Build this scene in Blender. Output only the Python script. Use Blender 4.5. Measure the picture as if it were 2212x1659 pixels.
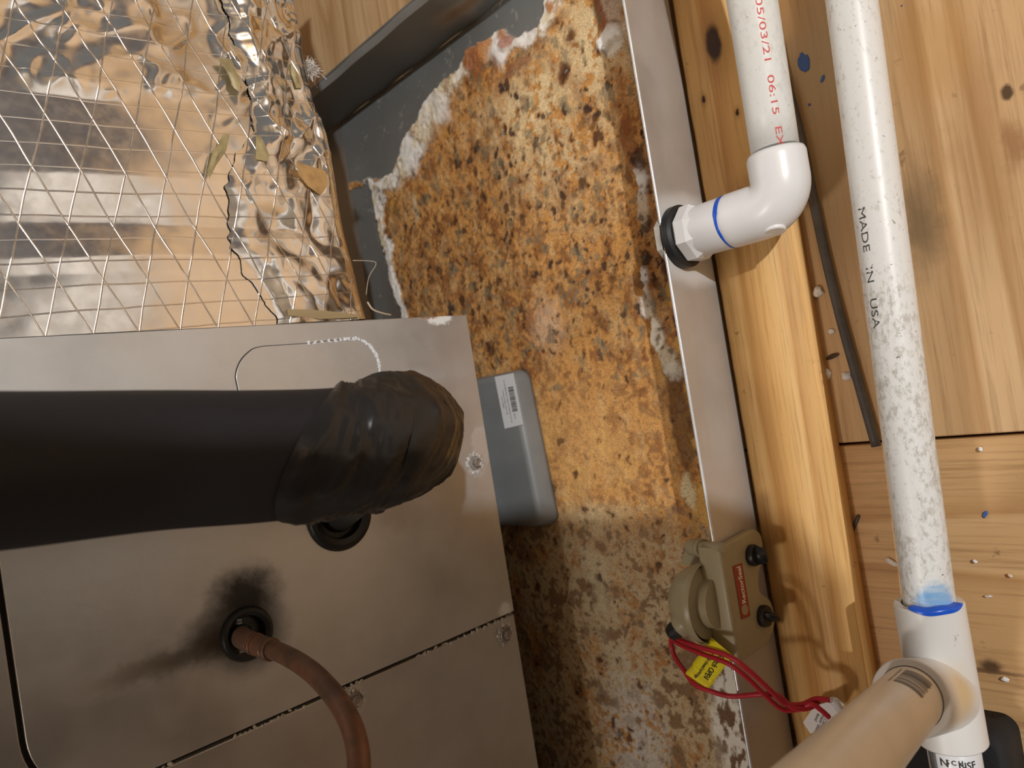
import bpy, bmesh, math, random
import numpy as np
from mathutils import Vector, Matrix
random.seed(7)
for o in list(bpy.data.objects): bpy.data.objects.remove(o)
S = bpy.context.scene
COL = S.collection

# ------------------------------------------------------------ camera
F = 1587.7
M = np.array([[0.67395608, -0.15935984, -0.72137899],
              [-0.12268532, -0.98704159, 0.1034273],
              [-0.72851323, 0.01879715, -0.68477379]])
u_, s_, v_ = np.linalg.svd(M); M = u_ @ v_
CAM = np.array([0, 0, .42])
cd = bpy.data.cameras.new('camera'); cam = bpy.data.objects.new('camera', cd); COL.objects.link(cam)
Rw = M.T @ np.diag([1., -1., -1.])
mw = Matrix.Identity(4)
for i in range(3):
    for j in range(3): mw[i][j] = Rw[i, j]
    mw[i][3] = CAM[i]
cam.matrix_world = mw
cd.sensor_width = 36; cd.lens = F / 2212 * 36; cd.clip_start = .01
cd.dof.use_dof = True; cd.dof.focus_distance = .40; cd.dof.aperture_fstop = 11
S.camera = cam

# ------------------------------------------------------------ light
w = bpy.data.worlds.new('attic_air'); S.world = w; w.use_nodes = True
w.node_tree.nodes['Background'].inputs[0].default_value = (1.0, .95, .90, 1)
w.node_tree.nodes['Background'].inputs[1].default_value = .16
def lamp(name, kind, loc, energy, color, size, look=None):
    l = bpy.data.lights.new(name, kind); o = bpy.data.objects.new(name, l); COL.objects.link(o)
    o.location = loc; l.energy = energy; l.color = color
    if kind == 'AREA': l.shape = 'DISK'; l.size = size
    else: l.shadow_soft_size = size
    if look is not None: o.rotation_euler = (Vector(look) - Vector(loc)).to_track_quat('-Z', 'Y').to_euler()
    return o
lamp('work_light', 'POINT', (1.75, .62, 1.75), 168, (.95, .98, 1), .022)
lamp('attic_bulb', 'POINT', (-.42, -.75, 1.9), 27, (1, .96, .90), .10)
S.view_settings.view_transform = 'Standard'; S.view_settings.look = 'None'
S.view_settings.gamma = 1; S.view_settings.use_curve_mapping = False
S.view_settings.exposure = 0.0

# ------------------------------------------------------------ helpers
def at(px, py, ax, val):
    """the point where the line of sight through a photo pixel meets the world plane axis=val"""
    d = M.T @ np.array([(px - 1106) / F, (py - 829.5) / F, 1])
    return CAM + (val - CAM[ax]) / d[ax] * d
def atd(px, py, t):
    return CAM + t * (M.T @ np.array([(px - 1106) / F, (py - 829.5) / F, 1]))
def put(name, me, mat=None, parent=None, smooth=False, **props):
    o = bpy.data.objects.new(name, me); COL.objects.link(o)
    if mat is not None and not me.materials: me.materials.append(mat)
    if smooth: me.shade_smooth()
    if parent is not None: o.parent = parent; o.matrix_parent_inverse = parent.matrix_world.inverted()
    for k, v in props.items(): o[k] = v
    return o
def thing(name, label, cat, loc=(0, 0, 0), group=None):
    o = bpy.data.objects.new(name, None); COL.objects.link(o); o.location = loc
    o.empty_display_size = .02
    o.matrix_world = Matrix.Translation(loc)
    o['label'] = label; o['category'] = cat
    if group: o['group'] = group
    return o
def mesh(name, vs, fs):
    me = bpy.data.meshes.new(name); me.from_pydata([tuple(map(float, v)) for v in vs], [], fs); me.update(); return me
def bm_mesh(name, bm):
    me = bpy.data.meshes.new(name); bm.to_mesh(me); bm.free(); return me
def box(name, lo, hi, mat, parent=None, bev=0.0, seg=2, **p):
    bm = bmesh.new(); bmesh.ops.create_cube(bm, size=1)
    lo = np.array(lo); hi = np.array(hi); c = (lo + hi) / 2; s = hi - lo
    for v in bm.verts: v.co = Vector((v.co.x * s[0] + c[0], v.co.y * s[1] + c[1], v.co.z * s[2] + c[2]))
    if bev: bmesh.ops.bevel(bm, geom=list(bm.edges), offset=bev, segments=seg, affect='EDGES', profile=.5)
    return put(name, bm_mesh(name, bm), mat, parent, bool(bev) and seg > 1, **p)
def grid(name, nu, nv, fn, mat, parent=None, wrap=False, smooth=True, flip=False, **p):
    vs = [fn(i / (nu - 1), j / (nv - 1 if not wrap else nv)) for i in range(nu) for j in range(nv)]
    fs = []
    for i in range(nu - 1):
        for j in range(nv if wrap else nv - 1):
            a = i * nv + j; b = i * nv + (j + 1) % nv; q = (a, b, b + nv, a + nv)
            fs.append(q[::-1] if flip else q)
    return put(name, mesh(name, vs, fs), mat, parent, smooth, **p)
def catmull(pts, n):
    P = [np.array(p, float) for p in pts]; P = [2 * P[0] - P[1]] + P + [2 * P[-1] - P[-2]]; out = []
    for i in range(1, len(P) - 2):
        for k in range(n):
            t = k / n; a, b, c, d = P[i - 1:i + 3]
            out.append(.5 * (2 * b + (c - a) * t + (2 * a - 5 * b + 4 * c - d) * t * t + (3 * b - a - 3 * c + d) * t ** 3))
    out.append(P[-2]); return np.array(out)
def frames(path):
    T = np.gradient(path, axis=0); T /= np.linalg.norm(T, axis=1)[:, None]
    n = np.cross(T[0], [0, 0, 1.]);
    if np.linalg.norm(n) < .1: n = np.cross(T[0], [0, 1., 0])
    n /= np.linalg.norm(n); Ns = []
    for t in T:
        n = n - (n @ t) * t; n /= np.linalg.norm(n); Ns.append(n)
    Ns = np.array(Ns); return T, Ns, np.cross(T, Ns)
def tube(name, path, rad, mat, parent=None, nseg=32, caps=True, wob=None, inner=None, **p):
    path = np.array(path, float); T, N1, B = frames(path); n = len(path)
    if not hasattr(rad, '__len__'): rad = [rad] * n
    vs = []; fs = []
    for i in range(n):
        for j in range(nseg):
            a = 2 * math.pi * j / nseg; r = rad[i]
            if wob: r += wob(i / (n - 1), a)
            vs.append(path[i] + r * (math.cos(a) * N1[i] + math.sin(a) * B[i]))
    for i in range(n - 1):
        for j in range(nseg):
            a = i * nseg + j; b = i * nseg + (j + 1) % nseg; fs.append((a, b, b + nseg, a + nseg))
    if caps:
        fs.append(tuple(range(nseg - 1, -1, -1))); fs.append(tuple((n - 1) * nseg + k for k in range(nseg)))
    me = mesh(name, vs, fs)
    o = put(name, me, mat, parent, False, **p)
    for k, pl in enumerate(me.polygons): pl.use_smooth = len(pl.vertices) == 4
    return o
def lathe(name, base, axis, prof, mat, parent=None, nseg=40, poly=None, **p):
    """prof: (distance along axis, radius) pairs; the ends close where radius is 0"""
    base = np.array(base, float); axis = np.array(axis, float); axis /= np.linalg.norm(axis)
    n1 = np.cross(axis, [0, 0, 1.]); 
    if np.linalg.norm(n1) < .1: n1 = np.cross(axis, [0, 1., 0])
    n1 /= np.linalg.norm(n1); n2 = np.cross(axis, n1)
    vs = []; fs = []
    for s, r in prof:
        for j in range(nseg):
            a = 2 * math.pi * (j + .5) / nseg
            vs.append(base + s * axis + max(r, 1e-5) * (math.cos(a) * n1 + math.sin(a) * n2))
    for i in range(len(prof) - 1):
        for j in range(nseg):
            a = i * nseg + j; b = i * nseg + (j + 1) % nseg; fs.append((a, b, b + nseg, a + nseg))
    me = mesh(name, vs, fs); o = put(name, me, mat, parent, False, **p)
    me.polygons.foreach_set('use_smooth', [poly is None] * len(me.polygons))
    if poly is None:
        try: me.set_sharp_from_angle(angle=math.radians(35))
        except Exception: pass
    return o
def plate(name, outlines, x0, x1, mat, parent=None, bevel=0, **p):
    """sheet in the YZ plane: first outline outer, the others holes"""
    cu = bpy.data.curves.new('t', 'CURVE'); cu.dimensions = '2D'; cu.fill_mode = 'BOTH'
    for ol in outlines:
        sp = cu.splines.new('POLY'); sp.points.add(len(ol) - 1); sp.use_cyclic_u = True
        for q, (y, z) in zip(sp.points, ol): q.co = (y, z, 0, 1)
    cu.extrude = (x1 - x0) / 2 - bevel; cu.bevel_depth = bevel; cu.bevel_resolution = 1; cu.offset = -bevel
    o = bpy.data.objects.new('t', cu); COL.objects.link(o)
    dg = bpy.context.evaluated_depsgraph_get(); me = bpy.data.meshes.new_from_object(o.evaluated_get(dg))
    bpy.data.objects.remove(o); bpy.data.curves.remove(cu); me.name = name
    me.materials.clear()
    for v in me.vertices:
        y, z, t = v.co; v.co = ((x0 + x1) / 2 + t, y, z)
    return put(name, me, mat, parent, **p)
def text(body, size, name, mat, parent, place, bold=0.0, align='LEFT', **p):
    cu = bpy.data.curves.new('t', 'FONT'); cu.body = body; cu.size = size; cu.align_x = align; cu.offset = bold
    cu.resolution_u = 3
    o = bpy.data.objects.new('t', cu); COL.objects.link(o)
    dg = bpy.context.evaluated_depsgraph_get(); me = bpy.data.meshes.new_from_object(o.evaluated_get(dg))
    bpy.data.objects.remove(o); bpy.data.curves.remove(cu); me.name = name; me.materials.clear()
    for v in me.vertices: v.co = Vector(tuple(map(float, place(v.co.x, v.co.y))))
    return put(name, me, mat, parent, **p)

# numpy noise
def _h(ix, iy, s):
    n = (ix.astype(np.int64) * 374761393 + iy.astype(np.int64) * 668265263 + s * 1442695041) & 0x7fffffff
    n = ((n ^ (n >> 13)) * 1274126177) & 0x7fffffff
    return ((n ^ (n >> 16)) & 0xffff) / 65535.
def vn(x, y, s=0):
    x = np.asarray(x, float); y = np.asarray(y, float)
    ix = np.floor(x); iy = np.floor(y); fx = x - ix; fy = y - iy
    fx = fx * fx * (3 - 2 * fx); fy = fy * fy * (3 - 2 * fy)
    a = _h(ix, iy, s); b = _h(ix + 1, iy, s); c = _h(ix, iy + 1, s); d = _h(ix + 1, iy + 1, s)
    return (a + (b - a) * fx) * (1 - fy) + (c + (d - c) * fx) * fy
def fbm(x, y, s=0, o=4):
    r = 0; a = .5; t = 0
    for k in range(o): r = r + a * vn(x * 2 ** k + 17.3 * k, y * 2 ** k - 9.1 * k, s + k); t += a; a *= .5
    return r / t
_hc = {}
def _hs(ix, iy, s):
    k = (ix, iy, s); r = _hc.get(k)
    if r is None:
        n = (ix * 374761393 + iy * 668265263 + s * 1442695041) & 0x7fffffff
        n = ((n ^ (n >> 13)) * 1274126177) & 0x7fffffff; r = ((n ^ (n >> 16)) & 0xffff) / 65535.; _hc[k] = r
    return r
def fb(x, y, s=0, o=4):
    r = 0.; a = .5; t = 0.
    for k in range(o):
        X = x * 2 ** k + 17.3 * k; Y = y * 2 ** k - 9.1 * k; ix = math.floor(X); iy = math.floor(Y); fx = X - ix; fy = Y - iy
        fx = fx * fx * (3 - 2 * fx); fy = fy * fy * (3 - 2 * fy); q = s + k
        A = _hs(ix, iy, q); B = _hs(ix + 1, iy, q); C = _hs(ix, iy + 1, q); D = _hs(ix + 1, iy + 1, q)
        r += a * ((A + (B - A) * fx) * (1 - fy) + (C + (D - C) * fx) * fy); t += a; a *= .5
    return r / t
def sstep(a, b, x):
    t = np.clip((x - a) / (b - a), 0, 1); return t * t * (3 - 2 * t)

# ------------------------------------------------------------ node helper
class NT:
    def __init__(s, name):
        s.m = bpy.data.materials.new(name); s.m.use_nodes = True; s.t = s.m.node_tree
        s.b = s.t.nodes['Principled BSDF']; s.tc = s.n('ShaderNodeTexCoord')
        s.P = s.tc.outputs['Object']
    def n(s, k, **kw):
        x = s.t.nodes.new(k)
        for a, v in kw.items(): setattr(x, a, v)
        return x
    def put(s, sock, v):
        if isinstance(v, bpy.types.NodeSocket): s.t.links.new(v, sock)
        else:
            if isinstance(v, tuple) and len(v) == 3 and sock.type == 'RGBA': v = (*v, 1)
            sock.default_value = v
    def set(s, **kw):
        for k, v in kw.items(): s.put(s.b.inputs[k.replace('_', ' ')], v)
        return s.m
    def math(s, op, a, b=0.0, c=0.0, clamp=False):
        x = s.n('ShaderNodeMath', operation=op, use_clamp=clamp)
        s.put(x.inputs[0], a); s.put(x.inputs[1], b)
        if op in ('MULTIPLY_ADD', 'COMPARE'): s.put(x.inputs[2], c)
        return x.outputs[0]
    def map(s, scale=(1, 1, 1), loc=(0, 0, 0), rot=(0, 0, 0), src=None):
        x = s.n('ShaderNodeMapping'); s.put(x.inputs[0], src or s.P)
        x.inputs['Scale'].default_value = scale; x.inputs['Location'].default_value = loc; x.inputs['Rotation'].default_value = rot
        return x.outputs[0]
    def noise(s, scale, vec=None, detail=4, rough=.55, dist=0.0, color=False):
        x = s.n('ShaderNodeTexNoise'); s.put(x.inputs['Vector'], vec or s.P)
        x.inputs['Scale'].default_value = scale; x.inputs['Detail'].default_value = detail
        x.inputs['Roughness'].default_value = rough; x.inputs['Distortion'].default_value = dist
        return x.outputs['Color' if color else 'Fac']
    def ramp(s, fac, *stops):
        x = s.n('ShaderNodeValToRGB'); s.put(x.inputs[0], fac); e = x.color_ramp.elements
        while len(e) > 1: e.remove(e[-1])
        for i, (p, c) in enumerate(stops):
            el = e[0] if i == 0 else e.new(p)
            el.position = p; el.color = (*(c if isinstance(c, tuple) else (c, c, c)), 1)
        return x.outputs[0]
    def rng(s, v, a, b, c=0.0, d=1.0):
        x = s.n('ShaderNodeMapRange', interpolation_type='SMOOTHSTEP'); s.put(x.inputs[0], v)
        for i, q in enumerate((a, b, c, d)): x.inputs[i + 1].default_value = q
        return x.outputs[0]
    def mix(s, f, a, b, mode='MIX'):
        x = s.n('ShaderNodeMix', data_type='RGBA', blend_type=mode, clamp_factor=True)
        s.put(x.inputs[0], f); s.put(x.inputs[6], a); s.put(x.inputs[7], b); return x.outputs[2]
    def bump(s, h, strength=.3, dist=.001, prev=None):
        x = s.n('ShaderNodeBump'); s.put(x.inputs['Height'], h); x.inputs['Strength'].default_value = strength
        x.inputs['Distance'].default_value = dist
        if prev: s.put(x.inputs['Normal'], prev)
        return x.outputs[0]
    def attr(s, name, out='Fac'):
        x = s.n('ShaderNodeAttribute', attribute_name=name); return x.outputs[out]
    def blob(s, c, r, soft=.5, warp=0.0, wscale=60):
        """1 inside the ellipsoid at c with radii r, fading to 0"""
        src = s.P
        if warp:
            nz = s.noise(wscale, detail=4, rough=.65, color=True)
            a = s.n('ShaderNodeVectorMath', operation='SUBTRACT'); s.put(a.inputs[0], nz); a.inputs[1].default_value = (.5, .5, .5)
            b = s.n('ShaderNodeVectorMath', operation='SCALE'); s.put(b.inputs[0], a.outputs[0]); b.inputs['Scale'].default_value = warp
            d = s.n('ShaderNodeVectorMath', operation='ADD'); s.put(d.inputs[0], s.P); s.put(d.inputs[1], b.outputs[0]); src = d.outputs[0]
        a = s.n('ShaderNodeVectorMath', operation='SUBTRACT'); s.put(a.inputs[0], src); a.inputs[1].default_value = c
        b = s.n('ShaderNodeVectorMath', operation='DIVIDE'); s.put(b.inputs[0], a.outputs[0]); b.inputs[1].default_value = r
        l = s.n('ShaderNodeVectorMath', operation='LENGTH'); s.put(l.inputs[0], b.outputs[0])
        return s.rng(l.outputs['Value'], 1 + soft * .5, 1 - soft, 0, 1)
def simple(name, col, rough=.5, metal=0.0, spec=.5, bump=0, bscale=200, var=0, vscale=40, coat=0):
    m = NT(name); c = col
    if var:
        nz = m.noise(vscale, detail=5); c = m.mix(m.rng(nz, .3, .7), tuple(x * (1 - var) for x in col), tuple(min(1, x * (1 + var * .5)) for x in col))
    kw = dict(Base_Color=c, Roughness=rough, Metallic=metal, Specular_IOR_Level=spec)
    if bump: kw['Normal'] = m.bump(m.noise(bscale, detail=4), bump, .001)
    if coat: kw['Coat_Weight'] = coat
    return m.set(**kw)

# ------------------------------------------------------------ wood
def wood(name, grain_axis, light, mid, dark, gscale=1.0, blotch=.3, knots=(), seed=0.0, rings=26, extra=None, rough=.55):
    m = NT(name)
    sc = [1, 1, 1]; sc[grain_axis] = .07
    vec = m.map(tuple(sc), (seed, seed * 1.7, seed * .6))
    warp = m.noise(9 * gscale, vec, 3, .5)
    wv = m.n('ShaderNodeTexNoise'); m.put(wv.inputs['Vector'], vec); wv.inputs['Scale'].default_value = 11 * gscale
    wv.inputs['Detail'].default_value = 1.5; wv.inputs['Distortion'].default_value = .35
    r = m.math('FRACT', m.math('MULTIPLY', wv.outputs['Fac'], rings * .55))
    ring = m.ramp(r, (0, .15), (.55, .55), (.86, 1.0), (1, .2))
    sc2 = [1, 1, 1]; sc2[grain_axis] = .03
    fine = m.noise(380, m.map(tuple(sc2)), 5, .7)
    c = m.ramp(m.math('ADD', m.math('MULTIPLY', ring, .55), m.math('MULTIPLY', warp, .5)), (.2, light), (.55, mid), (.95, dark))
    c = m.mix(m.rng(fine, .45, .75), c, tuple(x * .62 for x in mid), 'MIX') if False else m.mix(m.math('MULTIPLY', m.rng(fine, .45, .72), .6), c, tuple(x * .7 for x in dark))
    big = m.noise(5, detail=4, rough=.6)
    c = m.mix(m.math('MULTIPLY', m.rng(big, .42, .72), blotch), c, tuple(x * .55 for x in mid))
    # small pores and specks
    sp = m.noise(90, detail=3, rough=.6); c = m.mix(m.math('MULTIPLY', m.rng(sp, .67, .76), .5), c, tuple(x * .25 for x in dark))
    for (kc, kr) in knots:
        k1 = m.blob(kc, tuple(x * 2.0 for x in kr), .9); k2 = m.blob(kc, kr, .35, .004, 120)
        c = m.mix(m.math('MULTIPLY', k1, .55), c, tuple(x * .55 for x in dark)); c = m.mix(k2, c, (.045, .02, .008))
    for f in (extra or ()): c = f(m, c)
    h = m.math('ADD', m.math('MULTIPLY', ring, .25), m.math('MULTIPLY', fine, .6))
    return m.set(Base_Color=c, Roughness=rough, Specular_IOR_Level=.35, Normal=m.bump(h, .35, .0006))

def stain(pt, r, col, amt=.6, soft=.8, warp=.01, ws=50):
    return lambda m, c: m.mix(m.math('MULTIPLY', m.blob(tuple(map(float, pt)), r, soft, warp, ws), amt), c, col)

ZF = -.015
fl = lambda x, y: at(x, y, 2, ZF)
ply_a = wood('plywood_lengthwise', 1, (.80, .58, .34), (.68, .45, .235), (.48, .27, .11), .8, .25, seed=1.3, rings=14, extra=[
    stain(fl(1985, 480), (.012, .03, .02), (.16, .11, .055), .75, .9, .02, 60),
    stain(fl(2110, 330), (.016, .06, .02), (.36, .19, .07), .45, .7, .02, 30),
    stain(fl(2000, 110), (.02, .03, .02), (.50, .27, .09), .5, .6, .02, 30),
    stain(fl(1790, 120), (.03, .04, .02), (.52, .40, .24), .7, .7, .02, 30),
    stain(fl(1795, 400), (.025, .05, .02), (.40, .27, .13), .55, .7, .02, 30),
    stain(fl(2175, 200), (.003, .004, .02), (.05, .025, .01), .9, .4, .003, 200),
    stain(fl(2185, 310), (.005, .014, .02), (.25, .10, .03), .6, .7, .01, 100)])
ply_b = wood('plywood_crosswise', 0, (.76, .51, .27), (.66, .41, .19), (.46, .24, .09), .9, .25, seed=4.1, rings=16, extra=[
    stain(fl(2140, 1440), (.006, .004, .02), (.06, .03, .015), .9, .6, .004, 150),
    stain(fl(2100, 1445), (.03, .0016, .02), (.12, .06, .03), .8, .6, .004, 100)])
kc = at(1543, 95, 2, -.001)
beam_m = wood('pine_stud', 1, (.84, .56, .25), (.74, .44, .16), (.52, .25, .07), 1.25, .15, seed=2.7, rings=15,
              knots=[(tuple(kc), (.0055, .0125, .02)), (tuple(at(1520, 215, 2, 0)), (.0014, .0025, .02)), (tuple(at(1592, 243, 2, 0)), (.0012, .0022, .02))],
              extra=[stain(at(1560, 1350, 2, 0), (.004, .16, .02), (.3, .16, .07), .5)])
raft_m = wood('rafter_pine', 1, (.55, .34, .17), (.45, .25, .11), (.3, .15, .06), .8, .3, seed=9)

# ------------------------------------------------------------ setting
floor = box('floor', (-1.6, -1.6, -.06), (1.6, 1.6, ZF - .0125), simple('subfloor', (.055, .048, .05), .9), kind='structure')
YS = -.0583
box('plywood_sheet', (-1.6, YS + .0009, ZF - .012), (.45, 1.58, ZF), ply_a, floor, .0006, 1)
box('plywood_sheet', (-1.6, -1.58, ZF - .012), (.45, YS - .0009, ZF - .0004), ply_b, floor, .0006, 1)
grid('reflection_batt', 60, 60, lambda u, v: (.47 + u * 1.1, -.30 + v * .75, -.05 + .07 * fb(u * 14, v * 18, 3)), simple('fibreglass', (.80, .76, .70), .95, var=.2), floor, kind='stuff')  # unseen pale batt, placed and sized for the foil and metal to reflect
plate('shade_board', [[(-1.2, -.0275), (-.135, -.0275), (-.135, .41), (.04, .41), (.08, .43), (.131, .557), (.185, .80), (.185, 1.15), (-1.2, 1.15)]], .245, .26, simple('dark_board', (.07, .07, .08), .9), None, kind='structure')  # unseen board added by the camera to shade the lower pan and darken reflections
roof = box('ceiling', (-2.2, -2.2, 2.35), (3.2, 2.2, 2.37), simple('roof_deck', (.40, .25, .13), .8, var=.3, vscale=3), kind='structure')
for k in range(6):
    box('rafter', (-2.2, -2 + k * .8 - .019, 2.25), (3.2, -2 + k * .8 + .019, 2.349), raft_m, roof)
box('wall_far', (-2.22, -2.2, -.06), (-2.2, 2.2, 2.37), simple('far_wall', (.34, .22, .12), .9, var=.3, vscale=3), kind='structure')
box('wall_near', (3.2, -2.2, -.06), (3.22, 2.2, 2.37), simple('near_wall', (.36, .27, .18), .9, var=.3, vscale=3), kind='structure')

# ------------------------------------------------------------ stud the pan rests against
XB0, XB1 = -.2446, -.1905
stud = thing('wooden_stud', 'yellow pine stud with a dark knot lying along the right side of the rusty pan', 'lumber', (-.217, 0, ZF))
def stud_f():
    bm = bmesh.new(); bmesh.ops.create_cube(bm, size=1)
    for v in bm.verts: v.co = Vector(((XB0 + XB1) / 2 + v.co.x * (XB1 - XB0), v.co.y * 1.5, (ZF - .0) / 2 + v.co.z * (-ZF) ))
    bmesh.ops.bevel(bm, geom=[e for e in bm.edges if abs(e.verts[0].co.y - e.verts[1].co.y) > .5], offset=.002, segments=3, affect='EDGES')
    bmesh.ops.subdivide_edges(bm, edges=[e for e in bm.edges if abs(e.verts[0].co.y - e.verts[1].co.y) > .5], cuts=220)
    for v in bm.verts:
        if v.co.x < XB0 + .004: v.co.x += .0012 * (fb(v.co.y * 60, v.co.z * 200, 3)); v.co.z -= .0008 * (fb(v.co.y * 90, 1, 5))
    return bm_mesh('board', bm)
put('board', stud_f(), beam_m, stud, True)

# ------------------------------------------------------------ drain pan
XW = -.2455; YE = .309; H = .048
def metal(name, col=(.55, .55, .54), rough=.38, extra=(), streak=None, bump=.08, met=.72):
    m = NT(name)
    n1 = m.noise(18, detail=5, rough=.6); n2 = m.noise(240, detail=3)
    c = m.mix(m.rng(n1, .3, .7), tuple(x * .86 for x in col), col)
    r = m.rng(n1, .3, .75, rough * .85, rough * 1.2)
    m.put(m.b.inputs['Roughness'], r); mt = met
    for (msk, colr) in [e(m) for e in extra]:
        c = m.mix(msk, c, colr); mt = m.math('SUBTRACT', mt, m.math('MULTIPLY', msk, .85), clamp=True)
        r = m.math('ADD', r, m.math('MULTIPLY', msk, .4), clamp=True)
    h = m.math('ADD', m.math('MULTIPLY', n2, .3), m.noise(9, detail=2))
    return m.set(Base_Color=c, Metallic=mt, Roughness=r, Normal=m.bump(h, bump, .004))
def mblob(pt, r, col, amt=1., soft=.6, warp=.0, ws=60):
    def f(m): return (m.math('MULTIPLY', m.blob(tuple(map(float, pt)), r, soft, warp, ws), amt), col)
    return f
galv = metal('galvanised_steel', (.50, .49, .47), .42, bump=.04)
galv_wall = metal('galvanised_wall', (.56, .53, .50), .42, met=.45, extra=[
    mblob((XW, .079, .02), (.01, .030, .05), (.74, .74, .72), .5, .25, .004, 80),
    mblob((XW, -.02, .025), (.01, .05, .014), (.28, .22, .17), .3, .9, .02, 30),
    mblob((XW, .19, .03), (.01, .06, .012), (.28, .23, .2), .35, .9, .03, 30)])
pan = thing('drain_pan', 'shallow galvanised drain pan with a thickly rusted and crusted bottom beneath the air handler', 'drain pan', (-.45, 0, 0))

G = lambda x, y: at(x, y, 2, 0)[:2]
x0, x1, y0, y1 = -.64, XW - .0008, -.36, YE - .0006
d = .00095
nx = int((x1 - x0) / d); ny = int((y1 - y0) / d)
gx, gy = np.meshgrid(np.linspace(x0, x1, nx), np.linspace(y0, y1, ny), indexing='ij')
# the shore line of the crust, walked with the crust on its left
shore = np.array([G(*p) for p in [(1205, -60), (1182, 0), (1170, 56), (1115, 86), (1090, 58), (1056, 82), (1013, 108), (987, 152), (926, 208), (883, 295), (848, 375), (801, 388), (810, 440), (835, 545), (868, 680), (905, 860), (940, 1000), (960, 1200), (960, 1900)]])
def segdist(px, py, poly):
    best = np.full(px.shape, 9.); sgn = np.zeros(px.shape)
    for a, b in zip(poly[:-1], poly[1:]):
        ab = b - a; t = np.clip(((px - a[0]) * ab[0] + (py - a[1]) * ab[1]) / (ab @ ab), 0, 1)
        dx = px - a[0] - t * ab[0]; dy = py - a[1] - t * ab[1]; dd = np.hypot(dx, dy)
        cr = ab[0] * (py - a[1]) - ab[1] * (px - a[0]); m_ = dd < best
        best = np.where(m_, dd, best); sgn = np.where(m_, np.sign(cr), sgn)
    return best * np.where(sgn == 0, 1, sgn)
wx = gx + .010 * (fbm(gx * 60, gy * 60, 11) - .5) + .004 * (fbm(gx * 260, gy * 260, 12) - .5)
wy = gy + .010 * (fbm(gx * 60, gy * 60, 21) - .5) + .004 * (fbm(gx * 260, gy * 260, 22) - .5)
sd = segdist(wx, wy, shore)            # positive inside the crust
n_lo = fbm(gx * 22, gy * 22, 31); n_mid = fbm(gx * 90, gy * 90, 32); n_hi = fbm(gx * 330, gy * 330, 33, 3)
n_b = fbm(gx * 130, gy * 75, 34); n_c = fbm(gx * 45, gy * 45, 35)
def bl(px, py, rx, ry, warp=.9, soft=.5):
    c = G(px, py); q = np.hypot((wx - c[0]) / rx, (wy - c[1]) / ry) + warp * (n_mid - .5)
    return 1 - sstep(1 - soft, 1 + soft * .3, q)
def lay(c, m_, col): 
    m_ = m_[..., None]; return c * (1 - m_) + np.array(col) * m_
# base metal
grey = np.array([.23, .245, .245]); col = np.ones(gx.shape + (3,)) * grey
col *= (.8 + .45 * n_lo)[..., None]
col = lay(col, .85 * sstep(.66, .74, n_hi * .6 + n_mid * .4), (.42, .43, .40))
metalm = np.ones(gx.shape)
st = sstep(-.05, .0, sd) * sstep(.22, .06, gy) * .8
col = lay(col, st * sstep(.3, .6, n_c + .15), (.13, .085, .045)); metalm *= 1 - st * .8
hgt = np.zeros(gx.shape)
# rust body
inside = sstep(-.0006, .0012, sd)
dw = XW - gx                           # distance from the right wall
ochre = np.array([.68, .35, .105]); brown = np.array([.38, .165, .05]); cream = np.array([.74, .54, .27])
t1 = sstep(.46, .58, n_mid * .55 + n_hi * .45)[..., None]
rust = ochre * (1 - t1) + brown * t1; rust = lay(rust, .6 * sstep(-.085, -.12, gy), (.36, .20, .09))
t2 = sstep(.48, .66, n_b * .6 + n_hi * .4)
rust = lay(rust, t2 * .65, (.80, .53, .24))
rust = lay(rust, .5 * sstep(.60, .68, n_hi), (.22, .09, .035))
# creamy upper area
up = np.maximum(bl(1150, 225, .075, .035, .8, .9), bl(1290, 90, .05, .05, .8, .9))
up = np.maximum(up, .75 * bl(1200, 330, .07, .05, .8, 1.)) * sstep(.37, .47, n_b * .5 + n_hi * .5)
rust = lay(rust, up * .95, (.90, .72, .42))
# smoother orange field in the middle
mid = bl(1270, 950, .075, .06, .5, 1.0)
rust = lay(rust, mid * .62 * (.55 + .6 * n_lo), (.76, .43, .16))
rust = lay(rust, mid * .75 * sstep(.5, .66, n_c), (.84, .50, .17))
rust = lay(rust, bl(1180, 700, .022, .027, .7, 1.0) * (.35 + .6 * n_hi), (.78, .56, .40))
rust = lay(rust, .85 * bl(1290, 1110, .05, .012, .8, 1.0), (.80, .62, .34))
# bottom: beige film, grey metal shows through
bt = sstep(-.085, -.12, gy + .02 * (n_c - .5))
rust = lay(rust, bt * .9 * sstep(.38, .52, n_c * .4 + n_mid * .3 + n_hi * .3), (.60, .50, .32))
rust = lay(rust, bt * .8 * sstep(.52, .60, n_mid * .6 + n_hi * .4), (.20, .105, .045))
lg = bl(1380, 1590, .035, .06, 1.2, .9)
rust = lay(rust, lg * .9 * sstep(.35, .5, n_mid * .5 + n_hi * .5), (.66, .65, .61))
rust = lay(rust, .8 * bl(1300, 1270, .016, .05, 1.4, 1.0), (.70, .64, .44))
rust = lay(rust, .6 * bl(1430, 1180, .05, .02, 1.2, 1.0) * sstep(.4, .6, n_hi), (.58, .28, .08))
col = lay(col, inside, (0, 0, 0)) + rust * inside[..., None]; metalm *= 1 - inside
hgt += inside * (.0006 + .0016 * n_mid + .0012 * n_hi)
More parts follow.
